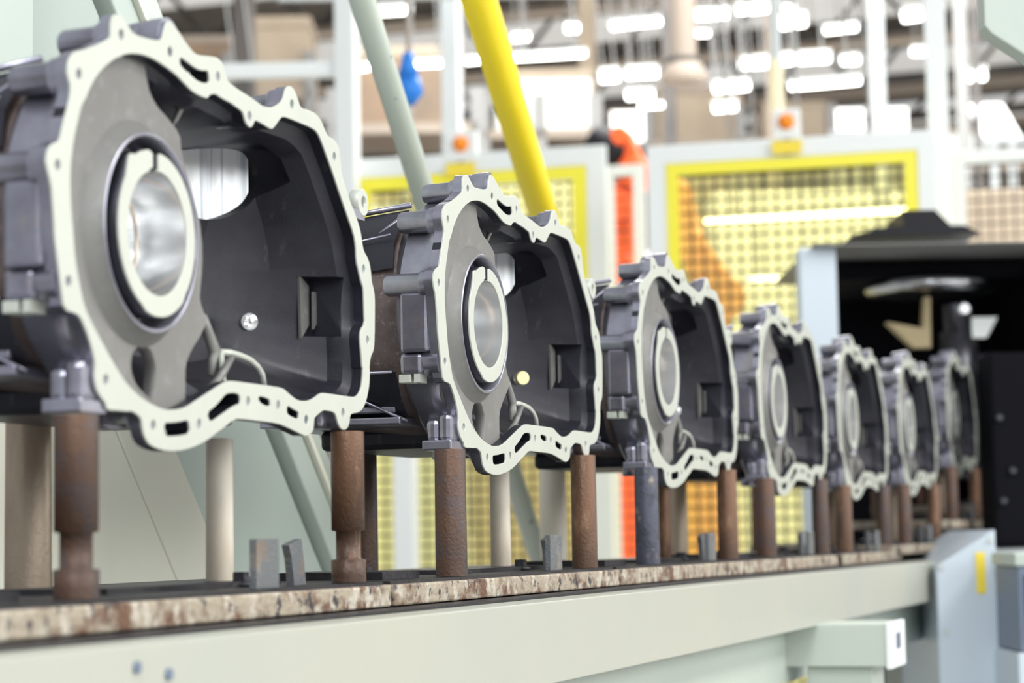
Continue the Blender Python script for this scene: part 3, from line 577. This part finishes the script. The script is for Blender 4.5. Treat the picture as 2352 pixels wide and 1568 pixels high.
def tube_thing(nm, lb, pts, r, m):
    o = empty(nm, lb, 'tube', pts[-1]); pv = [Vector(p)-Vector(pts[-1]) for p in pts]
    b = MB(); b.tube([pv[0], (pv[0]+pv[-1])/2, pv[-1]], r, 24); b.build('tube', M[m], o)
    b = MB(); b.cyl((0, 0, -.012), (0, 0, .004), r*1.9, n=24); b.build('foot_flange', M['midgrey'], o); return o
tube_thing('brace_tube', 'pale grey-green slanting tube with dark paint chips', [P(818, -45, 3.55), P(1258, 1345, 4.95)], .0215, 'tube')
tube_thing('brace_tube', 'yellow slanting tube to the right of the grey-green one', [P(1090, -35, 3.9), P(1395, 985, 6.4)], .032, 'yellow')
# chamfered hood in the upper right corner
q = P(2258, 0, 3.3)
hd = empty('machine_hood', 'pale grey-green chamfered casing in the top right corner', 'machine', (q.x, q.y, q.z))
e = Vector((R_.x, R_.y, 0)).normalized(); Mh = Matrix(((e.x, -e.y, 0, 0), (e.y, e.x, 0, 0), (0, 0, 1, 0), (0, 0, 0, 1)))
def k_(px, py): v = P(px, py, 3.3)-q; return (v.dot(e), v.z)
b = MB(); b.prism([k_(2258, -60), k_(2260, 60), k_(2275, 78), k_(2480, 215), k_(2480, -60)], 0, .05, M=Mh); b.build('hood_shell', M['palegreen'], hd, bev=.003)
# ------------------------------------------------------------------ setting
def struct(o): o['kind'] = 'structure'; return o
b = MB(); b.box((-14, -9, -.1), (40, 32, 0)); struct(b.build('floor', M['floor']))
b = MB(); b.box((-14, -9.3, 0), (40, -9, 8.2)); struct(b.build('wall_right', M['wall']))
for k in range(9):
    x = -12.5+3.4*k; b = MB(); b.box((x, -9, 2.2), (x+2.6, -8.96, 5.6)); struct(b.build('window_%d' % (k+8), M['side_glow']))  # glowing panes added out of view to light the row and brighten reflections
b = MB(); b.box((38, -9, 0), (38.3, 32, 8.2)); struct(b.build('wall_back', M['wall']))
b = MB(); b.box((-14, 31, 0), (40, 31.3, 8.2)); struct(b.build('wall_left', M['wall']))
b = MB()
for k in range(7):
    x = 11+4.2*k; b.box((x, -9, 8.2), (x+2.6, 32, 8.3))
struct(b.build('ceiling', M['roof']))
for k in range(7):
    x = 13.6+4.2*k
    b = MB(); b.box((x, -9, 8.12), (x+1.6, 32, 8.16)); o = struct(b.build('window_%d' % (k+1), M['skylight']))
# roof trusses
for k in range(8):
    x = 12.5+3.2*k; t = empty('roof_truss', 'x', 'truss', (x, 10, 7.2), 0, 'steel roof trusses')
    t['label'] = 'grey-brown steel roof truss, %s along the ceiling' % ['nearest', 'second', 'third', 'fourth', 'fifth', 'sixth', 'seventh', 'farthest'][k]
    b = MB(); b.box((-.08, -20, .75), (.08, 20, .9)); b.build('top_chord', M['darkgrey'], t)
    b = MB(); b.box((-.08, -20, -.07), (.08, 20, .08)); b.build('bottom_chord', M['taupe'], t)
    b = MB()
    for j in range(-14, 14): b.tube([(0, j*1.4, 0), (0, j*1.4+.7, .8), (0, j*1.4+1.4, 0)], .045, 6)
    b.build('lattice', M['darkgrey'], t)

# ------------------------------------------------------------------ guard fence: frames in planes facing the camera
EF = Vector((R_.x, R_.y, 0)).normalized(); _a = radians(-14.2); EF = Vector((EF.x*cos(_a)-EF.y*sin(_a), EF.x*sin(_a)+EF.y*cos(_a), 0))
NF = Vector((-EF.y, EF.x, 0))
if NF.dot(f_) < 0: NF = -NF
class Plane:
    def __init__(s, px, py, zc): s.o = P(px, py, zc); s.o = Vector((s.o.x, s.o.y, 0))
    def at(s, px, py):
        v = f_ + R_*((px-CX)/FPX) - U_*((py-CY)/FPX); t = (s.o-CAM).dot(NF)/v.dot(NF); q = CAM+v*t; return ((q-s.o).dot(EF), q.z)
def fence_panel(label, zc, L, R, top, rail, yw=0.0, tint=False, cell=.030, zbot=.12, wr=.0022, wt=None):
    """L,R outer pixel columns, top: pixel row of the top edge at the middle; rail and yw in metres"""
    pl = Plane((L+R)/2, top, zc); s0 = pl.at(L, top)[0]; s1 = pl.at(R, top)[0]; zt = pl.at((L+R)/2, top)[1]
    root = empty('fence_panel', label, 'fence', pl.o); root.rotation_euler = (0, 0, atan2(EF.y, EF.x))
    wt = wt or rail
    def bx(nm, m, a, b_, c, d, y0=-.02, y1=.02, bev=.002): mb = MB(); mb.box((a, y0, c), (b_, y1, d), bev=bev); return mb.build(nm, M[m], root)
    bx('frame_post', 'white', s0, s0+rail, 0.002, zt); bx('frame_post', 'white', s1-rail, s1, 0.002, zt)
    bx('top_rail', 'white', s0+rail, s1-rail, zt-wt, zt); bx('bottom_rail', 'white', s0+rail, s1-rail, zbot-rail, zbot)
    a, b_, c, d = s0+rail, s1-rail, zbot, zt-wt
    if yw:
        g = .004
        bx('yellow_frame', 'fyellow', a+g, a+yw, c, d-g, -.026, -.006); bx('yellow_frame', 'fyellow', b_-yw, b_-g, c, d-g, -.026, -.006)
        bx('yellow_frame', 'fyellow', a+yw, b_-yw, d-yw, d-g, -.026, -.006)
        a += yw; b_ -= yw; d -= yw
    mb = MB(); k = a+cell
    while k < b_: mb.box((k-wr, -.004, c), (k+wr, .000, d)); k += cell
    k = d-.006
    while k > c: mb.box((a, -.004, k-wr), (b_, .0, k+wr)); k -= cell
    o = mb.build('wire_mesh', M['wire'], root); o['kind'] = 'stuff'
    if tint: mb = MB(); mb.box((a, .012, c), (b_, .015, d)); mb.build('tinted_sheet', M['tint'], root)
    return root, pl
fA, plA = fence_panel('wide guard panel with yellow inner frame, left of the yellow tube', 9.9, 782, 1392, 352, .085, .062, True, cell=.048, wr=.0036)
fB, plB = fence_panel('narrow white guard panel between the two yellow-framed panels', 10.8, 1385, 1478, 380, .052, 0, False, .053, wr=.003)
fC, plC = fence_panel('wide guard panel with yellow inner frame in front of the orange robot', 9.1, 1487, 2150, 318, .075, .052, True, .0505, wr=.0038, wt=.078)
fD, plD = fence_panel('white guard panel with bluish mesh beyond the black machine', 10.0, 2182, 2560, 338, .062, 0, False, .054, wr=.003)
def upright(label, px, wpx, zc, ytop, m, ybot=None, nm='upright_post'):
    q = P(px, ytop, zc); wd = wpx/FPX*zc
    o = empty(nm, label, 'post', (q.x, q.y, 0)); o.rotation_euler = (0, 0, atan2(EF.y, EF.x))
    b = MB(); b.box((-wd/2, -wd/2, .01), (wd/2, wd/2, q.z), bev=.004); b.build('post_tube', M[m], o)
    b = MB(); b.box((-wd, -wd, 0), (wd, wd, .012)); b.build('base_foot', M['midgrey'], o); return o
upright('tall white post at the left end of the fence', 795, 46, 10.0, -70, 'white')
upright('tall white post right of the orange robot cell', 2143, 46, 9.3, -70, 'white')
upright('tall grey post between the grey-green and yellow tubes', 1034, 40, 13, -70, 'greywhite')
upright('tall light grey post above the right guard panel', 2008, 34, 13.5, -70, 'greywhite')
upright('short white post seen low between the fixture posts', 930, 46, 9.0, 900, 'white')
def hbar(label, xa, xb, y, hpx, zc, m, cat='beam', dy=0):
    a = P(xa, y, zc); c = P(xb, y+dy, zc); L = (c-a).length; h = hpx/FPX*zc
    o = empty('rail_beam', label, cat, a); d = (c-a).normalized(); o.rotation_euler = (0, -math.asin(d.z), atan2(d.y, d.x))
    b = MB(); b.box((0, -h/2, -h/2), (L, h/2, h/2), bev=.004); b.build('rail', M[m], o)
    b = MB(); b.box((-.01, -h/2-.006, -h/2-.006), (.0, h/2+.006, h/2+.006)); b.build('rail_cap', M['midgrey'], o); return o
hbar('white horizontal rail between the nearest housing and the tall white post', 380, 775, 168, 34, 10.0, 'white', dy=-8)
hbar('pale overhead rail crossing the top of the fence bay', 640, 1500, -8, 22, 12, 'greywhite', dy=-14)

# beacons on the fence with their yellow sign plates
def beacon(label, px, py, zc, boxw, pl, r=16):
    s_, z_ = pl.at(px, py); q = pl.o+EF*s_-NF*.028; q.z = z_; o = empty('warning_beacon', label, 'beacon', q); o.rotation_euler = (0, 0, atan2(EF.y, EF.x)); k = zc/FPX
    b = MB(); b.box((-boxw/2*k, .0, -42*k), (boxw/2*k, .05, 30*k), bev=.004); b.build('beacon_housing', M['white'], o)
    b = MB(); b.lathe((0, .0, 0), (0, -1, 0), [(0, r*k*1.15), (.006, r*k*1.15), (.008, r*k), (.024, r*k*.85), (.032, r*k*.4), (.034, .001)], 24); b.build('amber_lens', M['lens'], o)
    b = MB(); b.box((-34*k, -.02, -76*k), (34*k, -.012, -46*k)); b.build('yellow_plate', M['label_y'], o)
    b = MB(); b.box((-6*k, -.011, -78*k), (6*k, .0, -40*k)); b.build('bracket', M['midgrey'], o); return o
beacon('orange warning beacon on a white box above the left guard panel', 1062, 333, 9.9, 72, plA)
beacon('orange warning beacon above the right guard panel', 1808, 282, 9.1, 60, plC)

# ------------------------------------------------------------------ lamps in the cell and hall
def tube_lamp(label, xa, ya, xb, yb, zc, hpx=10, group=None, wide=1.0):
    a = P(xa, ya, zc); c = P(xb, yb, zc); d = (c-a); L = d.length; d.normalize(); h = hpx/FPX*zc/2
    o = empty('fluorescent_lamp', label, 'lamp', a, 0, group); o.rotation_euler = (0, -math.asin(d.z), atan2(d.y, d.x))
    b = MB(); b.tube([(0, 0, 0), (L/2, 0, 0), (L, 0, 0)], h, 12); b.build('lamp_tube', M['lamp'], o)
    b = MB(); b.box((-.01, -h*1.6, h*1.1), (L+.01, h*1.6, h*2.2)); b.build('lamp_reflector', M['white'], o)
    for t_ in (.15, .85):
        b = MB(); b.cyl((L*t_, 0, h*2.1), (L*t_, 0, 8.2-a.z+.05), .008, n=6); b.build('suspension_rod', M['midgrey'], o)
    return o
tube_lamp('long bright tube lamp inside the right guarded cell', 1618, 512, 2085, 484, 11.5, 13)
tube_lamp('short bright tube lamp inside the right cell beside the pale column', 1722, 641, 1870, 636, 11.8, 8)
hall = [(530,590,176,168,14,12),(820,850,158,154,14,18),(935,1020,150,146,14,18),(1070,1110,142,138,14,18),(1180,1345,134,124,14,18),
 (870,945,28,24,18,22),(1178,1215,88,86,20,18),(1400,1520,62,50,20,20),(1600,1670,38,34,16,22),(1690,1762,26,20,16,22),(1592,1628,78,78,22,14),
 (1795,1850,58,50,18,30),(1800,1825,20,20,24,14),(1895,1968,72,64,18,18),(1700,1760,150,146,18,26),(1800,1905,140,134,15,26),(1815,1975,200,186,13,22),
 (1935,1972,140,138,22,24),(2075,2115,40,34,22,34),(2095,2125,120,120,22,22),(2215,2262,178,174,18,30),(1640,1720,205,198,14,26),(1380,1420,180,176,18,30),
 (1440,1510,172,168,18,26),(1440,1500,222,218,18,22),(1470,1545,245,240,18,14),(1300,1340,66,66,22,24),(1640,1690,250,246,16,24)]
seen_ = {}
def where(x):
    for lim, w_ in ((700, 'above the nearest housing'), (990, 'behind the grey-green tube'), (1160, 'left of or behind the yellow tube'), (1360, 'just right of the yellow tube'), (1560, 'left of the hanging duct'), (1760, 'just right of the hanging duct'), (2000, 'above the right guard panel'), (2160, 'by the tall white post'), (2400, 'right of the tall white post')):
        if x < lim: return w_
for (xa, xb, ya, yb, zc, h) in hall:
    size = 'long' if xb-xa > 90 else 'short'; hgt = 'at the top edge' if ya < 50 else ('high up' if ya < 110 else ('mid-height' if ya < 190 else 'lower'))
    lb_ = '%s bright hall lamp %s, %s' % (size, where((xa+xb)/2), hgt); seen_[lb_] = seen_.get(lb_, 0)+1
    if seen_[lb_] > 1: lb_ = lb_.replace('bright hall', 'bright lower hall' if seen_[lb_] == 2 else 'bright lowest hall')
    tube_lamp(lb_, xa, ya, xb, yb, zc, h*.62, 'hall lamps under the roof')
def glow_panel(label, x0, x1, y0, y1, zc, skew=0):
    a = P(x0, y1, zc); c = P(x1, y1, zc); t = P(x0, y0, zc); L = (c-a).length; H_ = (t-a).length
    o = empty('glazed_screen', label, 'window', a); d = (c-a).normalized(); o.rotation_euler = (0, 0, atan2(d.y, d.x))
    b = MB(); b.prism([(0, 0), (L, 0), (L-skew*zc/FPX, H_), (-skew*zc/FPX, H_)], 0, .03); b.build('pane', M['window'], o)
    b = MB(); b.box((-.05, -.03, -.06), (L+.05, .05, 0)); b.build('sill', M['greywhite'], o)
    for x_ in (.05, L-.11): b = MB(); b.box((x_, 0, -a.z), (x_+.06, .05, -.06)); b.build('mullion_post', M['greywhite'], o)
    return o
glow_panel('slanted bright window at the right of the tall white post', 2262, 2345, 238, 315, 20, 40)
glow_panel('bright window behind the right beacon', 1915, 1985, 250, 300, 24)
glow_panel('bright window left of the tall white post at right', 2022, 2085, 248, 300, 24)
glow_panel('broad bright window low behind the yellow tube', 1560, 1700, 262, 300, 26)
glow_panel('bright window behind the dark hanging duct', 1405, 1515, 255, 325, 28)
glow_panel('small bright window beside the black machine lid', 2215, 2275, 470, 492, 16)
glow_panel('bright window behind the right mesh panel', 1960, 2020, 525, 560, 16)

# ------------------------------------------------------------------ orange robots
def slab(mb, a, c, w0, w1, th):
    a = Vector(a); c = Vector(c); d = (c-a).normalized(); up = d.cross(Vector(NF)).normalized(); n = Vector(NF)
    vs = [a+up*w0/2-n*th/2, a-up*w0/2-n*th/2, c-up*w1/2-n*th/2, c+up*w1/2-n*th/2]; vs += [v+n*th for v in vs]
    mb.add(vs, [(0, 1, 2, 3), (7, 6, 5, 4), (0, 4, 5, 1), (1, 5, 6, 2), (2, 6, 7, 3), (3, 7, 4, 0)]); return mb
def robot(label, zc, pts, ws, base_px, m='orange', motor=None):
    base = P(base_px[0], base_px[1], zc); root = empty('industrial_robot', label, 'robot', (base.x, base.y, 0)); B0 = Vector((base.x, base.y, 0)); k = zc/FPX
    Q = [P(x, y, zc)-B0 for x, y in pts]
    b = MB(); b.cyl((0, 0, 0), (0, 0, .12), .26, ch=.01); b.cyl((0, 0, .12), (0, 0, Q[0].z*.62), .20, .17); b.build('base_column', M[m], root)
    for i in range(len(Q)-1):
        b = MB(); slab(b, Q[i], Q[i+1], ws[i]*k, ws[i+1]*k, .16); b.build('arm_link', M[m], root, bev=.02)
    for i in range(len(Q)):
        b = MB(); b.cyl(Q[i]-NF*.12, Q[i]+NF*.12, ws[i]*k*.56, ch=.01, n=28); b.build('joint', M[m], root)
    if motor:
        c = P(motor[0], motor[1], zc)-B0; d2 = P(motor[2], motor[3], zc)-B0
        b = MB(); L = (d2-c).length; b.lathe(c, d2, [(0, .3*motor[4]*k), (L*.1, motor[4]*k*.8), (L*.4, motor[4]*k), (L*.8, motor[4]*k*.9), (L, motor[4]*k*.5)], 24); b.build('motor', M['gloss_black'], root)
    return root
robot('orange robot arm behind the mesh of the right yellow-framed panel', 11.2, [(1605, 745), (1655, 680), (1585, 560), (1562, 440)], [110, 95, 62, 44], (1615, 1200))
robot('red-orange robot with a black motor above the narrow white panel', 13.5, [(1425, 620), (1428, 480), (1462, 400), (1430, 318)], [75, 62, 62, 40], (1440, 1200), 'redorange', (1350, 312, 1436, 362, 46))

# ------------------------------------------------------------------ machine at the line end
zc = 6.6; k = zc/FPX
def w2(px, py, z_=zc): return P(px, py, z_)
o0 = w2(1900, 1200); mc = empty('washing_machine_station', 'black machine with open chamber and a turntable at the line end', 'machine', (o0.x, o0.y, 0)); B0 = Vector((o0.x, o0.y, 0)); E1 = Vector((R_.x, R_.y, 0)).normalized(); E2 = Vector((-E1.y, E1.x, 0))
mc.rotation_euler = (0, 0, atan2(E1.y, E1.x))
def L_(px, py, z_=zc): v = P(px, py, z_)-B0; return (v.dot(E1), v.dot(E2), v.z)
def bxm(nm, m, x0, x1, y0, y1, d0, d1, z_=zc, bev=.004):
    a = L_(x0, y1, z_); c = L_(x1, y0, z_); mb = MB(); mb.box((a[0], d0, max(a[2], .0)), (c[0], d1, c[2]), bev=bev); return mb.build(nm, M[m], mc)
bxm('column', 'bluewhite', 1870, 1928, 560, 2200, 0, .10)
bxm('top_plate', 'midgrey', 1870, 2500, 549, 562, -.05, 1.0, bev=.002)
bxm('back_wall', 'matte_black', 2040, 2520, 563, 2100, .98, 1.0)
bxm('side_wall', 'matte_black', 2490, 2520, 563, 2100, .1, .99)
bxm('upper_cover', 'matte_black', 1930, 2490, 563, 610, .30, .96)
b = MB(); a = L_(2110, 549); c = L_(2180, 478); b.prism([(L_(1985, 549)[0], c[2]*0+L_(0, 549)[2]+.0), (L_(2070, 524)[0], L_(0, 530)[2]), (L_(2250, 524)[0], L_(0, 530)[2]), (L_(2290, 549)[0], L_(0, 549)[2])], .15, .6); b.build('lid', M['gloss_black'], mc)
b = MB(); b.prism([(L_(2113, 540)[0], L_(0, 538)[2]), (L_(2113, 477)[0], L_(0, 486)[2]), (L_(2190, 477)[0], L_(0, 486)[2]), (L_(2240, 540)[0], L_(0, 538)[2])], .2, .5); b.build('lid_motor', M['gloss_black'], mc)
c = L_(2205, 622); b = MB(); b.lathe((c[0], .42, c[2]-.022), (c[0], .42, 9), [(0, .17), (.008, .20), (.020, .205), (.036, .205), (.042, .19)], 48); b.build('turntable_disc', M['steel'], mc)
c = L_(2262, 668); d = L_(2262, 860); b = MB(); b.lathe((c[0]+.0, .35, d[2]-.3), (c[0], .35, 9), [(0, .062), (.3, .06), (.46, .06), (.465, .045), (c[2]-d[2]+.3, .045)], 32); b.build('spindle', M['darksteel'], mc)
c = L_(2252, 690); b = MB(); b.lathe((c[0], .2, c[2]), (c[0], -1, c[2]), [(0, .02), (.02, .021), (.03, .015)], 20); b.build('knob', M['steel'], mc)
b = MB(); b.prism([(L_(2085, 745)[0], L_(0, 748)[2]), (L_(2172, 760)[0], L_(0, 765)[2]), (L_(2178, 680)[0], L_(0, 688)[2]), (L_(2190, 680)[0], L_(0, 688)[2]), (L_(2190, 812)[0], L_(0, 812)[2]), (L_(2150, 812)[0], L_(0, 812)[2])], .3, .36); b.build('bracket_arm', M['khaki'], mc)
b = MB(); b.prism([(L_(2290, 740)[0], L_(0, 740)[2]), (L_(2290, 800)[0], L_(0, 790)[2]), (L_(2325, 790)[0], L_(0, 790)[2]), (L_(2352, 745)[0], L_(0, 740)[2])], .3, .33); b.build('chute_plate', M['white'], mc)
bxm('chute_plate', 'greywhite', 2300, 2420, 805, 835, .25, .4)
o1 = P(2312, 1240, 6.3); lw = empty('drive_unit', 'black drive unit to the right of the last housings', 'machine', (o1.x, o1.y, 0)); lw.rotation_euler = (0, 0, atan2(E1.y, E1.x)); kk = 6.3/FPX
b = MB(); b.box((-25*kk, 0, o1.z-.02), (160*kk, .18, P(0, 845, 6.3).z), bev=.01); b.build('drive_case', M['matte_black'], lw)
b = MB(); b.box((-20*kk, -.03, o1.z-.06), (150*kk, .20, o1.z-.02), bev=.005); b.build('drive_foot', M['black'], lw)
for px, py in ((2300, 958), (2328, 1080), (2306, 1150)):
    b = MB(); c = P(px, py, 6.3)-Vector((o1.x, o1.y, 0)); b.lathe((c.dot(E1), -.002, c.z), (c.dot(E1), -1, c.z), [(0, .012), (.01, .011), (.014, .006)], 16); b.build('drive_bolt', M['darksteel'], lw)
b = MB(); b.box((0, .05, 0), (.18, .2, o1.z-.06)); b.build('drive_leg', M['black'], lw)

# ------------------------------------------------------------------ hanging things and hall equipment, far out of focus
q = P(1572, 190, 14); dd = empty('extraction_duct', 'taupe hanging extraction duct with a flared hood', 'duct', q); kk = 14/FPX
b = MB(); b.lathe((0, 0, 0), (0, 0, 1), [(0, 52*kk), (.04, 54*kk), (50*kk, 38*kk)], 24); b.build('hood', M['taupe'], dd)
b = MB(); b.cyl((0, 0, 50*kk), (0, 0, 420*kk), 30*kk, n=20); b.build('duct_pipe', M['taupe'], dd)
b = MB(); b.cyl((0, 0, 47*kk), (0, 0, 55*kk), 44*kk, n=20); b.build('collar', M['darkgrey'], dd)
q = P(938, 190, 9); dd = empty('hose_bundle', 'blue hanging hose behind the grey-green tube', 'hose', q); kk = 9/FPX
b = MB(); b.tube([(0, 0, 70*kk), (0, 0, 50*kk), (0, 0, 10*kk)], [12*kk, 16*kk, 26*kk], 12); b.tube([(0, 0, 12*kk), (.01, 0, -22*kk), (.0, 0, -50*kk)], [26*kk, 33*kk, 14*kk], 16); b.build('hose_bulb', M['blue'], dd)
b = MB(); b.cyl((0, 0, 70*kk), (0, 0, 300*kk), 5*kk, n=8); b.build('hanger', M['taupe'], dd)
q = P(1785, 262, 11); dd = empty('hanging_pipe', 'pale yellow hanging pipe above the right beacon', 'pipe', q); kk = 11/FPX
b = MB(); b.cyl((0, 0, 0), (0, 0, 125*kk), 17*kk, n=16); b.build('pipe', mat('pale_yellow_paint', (.95, .88, .62), .5), dd)
b = MB(); b.cyl((0, 0, 125*kk), (0, 0, 420*kk), 13*kk, n=16); b.build('pipe_sleeve', M['greywhite'], dd)
def column_(label, px, w_, zc, m): return upright(label, px, w_, zc, -90, m, nm='hall_column')
column_('dark hall column left of the extraction duct', 1530, 26, 18, 'darkgrey')
column_('taupe hall column behind the right beacon', 1765, 22, 20, 'taupe')
column_('lattice grey hall column at the right of the tall white post', 2200, 30, 17, 'midgrey')
column_('brown hall column in the middle distance', 1345, 34, 22, 'beige')
column_('dark hall column beside the right end of the roof', 2232, 16, 18, 'darkgrey')
column_('dark hall column behind the nearest housing', 560, 40, 20, 'darkgrey')
kinds = [('storage_rack', 'rack'), ('machine_cabinet', 'cabinet'), ('pallet_stack', 'stack'), ('control_cubicle', 'cabinet'), ('duct_section', 'duct'), ('sign_board', 'board')]
cols = {'beige': 'beige', 'white': 'white', 'brownm': 'brown', 'greywhite': 'pale grey', 'midgrey': 'grey', 'darkgrey': 'dark grey', 'taupe': 'taupe'}
used_ = set()
def rack(px, w_, ytop, zc, mats, n, rows, where_):
    """a storage rack: uprights, shelves, and boxes that stand on it"""
    q = P(px, ytop, zc); kk = zc/FPX; W = w_*kk; H_ = q.z
    o = empty('storage_rack', 'x', 'rack', (q.x, q.y, 0), 0, 'storage racks across the hall'); o.rotation_euler = (0, 0, atan2(E1.y, E1.x)); o['label'] = 'tall blurred storage rack '+where_
    for s_ in (-.5, 0, .5): b = MB(); b.box((s_*W-.05, 0, 0), (s_*W+.05, .1, H_)); b.build('upright', M['midgrey'], o)
    for r in range(rows): zz = H_*(r+.6)/rows; b = MB(); b.box((-W/2, 0, zz), (W/2, .9, zz+.08)); b.build('shelf', M['taupe'], o)
    for r in range(rows):
        zz = H_*(r+.6)/rows+.08; x = -W/2+.1
        while x < W/2-.5:
            ww = random.uniform(.4, 1.1); hh = random.uniform(.3, .8)*H_/rows
            mk_ = random.choice(mats); lv = ['lowest', 'second', 'third', 'fourth', 'top'][r]
            g = empty('storage_box', '%s goods box on the %s shelf, rack %s' % (cols[mk_], lv, where_), 'box', (0, 0, 0), 0, 'goods boxes on the rack '+where_)
            if g['label'] in used_: g['label'] = g['label'].replace(' goods box', ' further goods box')
            used_.add(g['label'])
            wp = Vector((q.x, q.y, 0))+E1*(x+ww/2)+E2*.45; g.location = (wp.x, wp.y, zz); g.rotation_euler = o.rotation_euler
            b = MB(); b.box((-ww/2, -.4, 0), (ww/2, .4, hh*.85), bev=.01); b.build('box_body', M[mk_], g)
            b = MB(); b.box((-ww/2-.01, -.41, hh*.85), (ww/2+.01, .41, hh), bev=.01); b.build('box_lid', M[random.choice(['white', 'beige', 'taupe'])], g)
            x += ww+random.uniform(.05, .5)
rack(520, 380, 120, 21, ['brownm', 'taupe', 'darkgrey', 'beige'], 3, 5, 'behind the nearest housing')
rack(930, 330, 200, 17, ['beige', 'white', 'brownm', 'greywhite'], 3, 5, 'behind the grey-green tube')
rack(1240, 260, 215, 19, ['white', 'beige', 'greywhite'], 3, 5, 'right of the yellow tube')
rack(1700, 420, 240, 24, ['white', 'greywhite', 'beige'], 3, 5, 'above the right guard panel')
rack(2280, 280, 300, 22, ['beige', 'white', 'taupe'], 3, 5, 'right of the tall white post')
def cab(label, x0, x1, y0, y1, zc, m, floor=False):
    a = P(x0, y1, zc); c = P(x1, y0, zc); W = (Vector((c.x-a.x, c.y-a.y))).length; z0 = 0 if floor else a.z
    o = empty('machine_cabinet', label, 'cabinet', (a.x, a.y, z0), 0); o.rotation_euler = (0, 0, atan2(E1.y, E1.x))
    b = MB(); b.box((0, 0, 0), (W, .5, c.z-z0), bev=.01); b.build('cabinet_body', M[m], o)
    b = MB(); b.box((W*.08, -.02, (c.z-z0)*.1), (W*.92, 0, (c.z-z0)*.9), bev=.005); b.build('cabinet_door', M[m], o); return o
cab('white cabinet low behind the left guard panel', 815, 1060, 700, 1200, 13, 'white', True)
cab('beige cabinet behind the left guard panel', 1085, 1350, 560, 1200, 13.6, 'beige', True)
cab('white cabinet low behind the right guard panel', 1690, 1860, 700, 1200, 13.3, 'white', True)
cab('white machine body behind the right guard panel', 1640, 2080, 430, 640, 14.2, 'white', True)
cab('white enclosure behind the narrow guard panel', 1330, 1530, 570, 1200, 15.5, 'white', True)
cab('white enclosure beyond the right mesh panel', 2190, 2480, 420, 1200, 13.5, 'beige', True)
b = MB(); b.box((8.0, -6, 0), (10.6, -1.2, .9), bev=.02); o = b.build('work_bench', M['beige']); tag(o, 'low beige bench beyond the conveyor end, seen under the arm', 'bench')
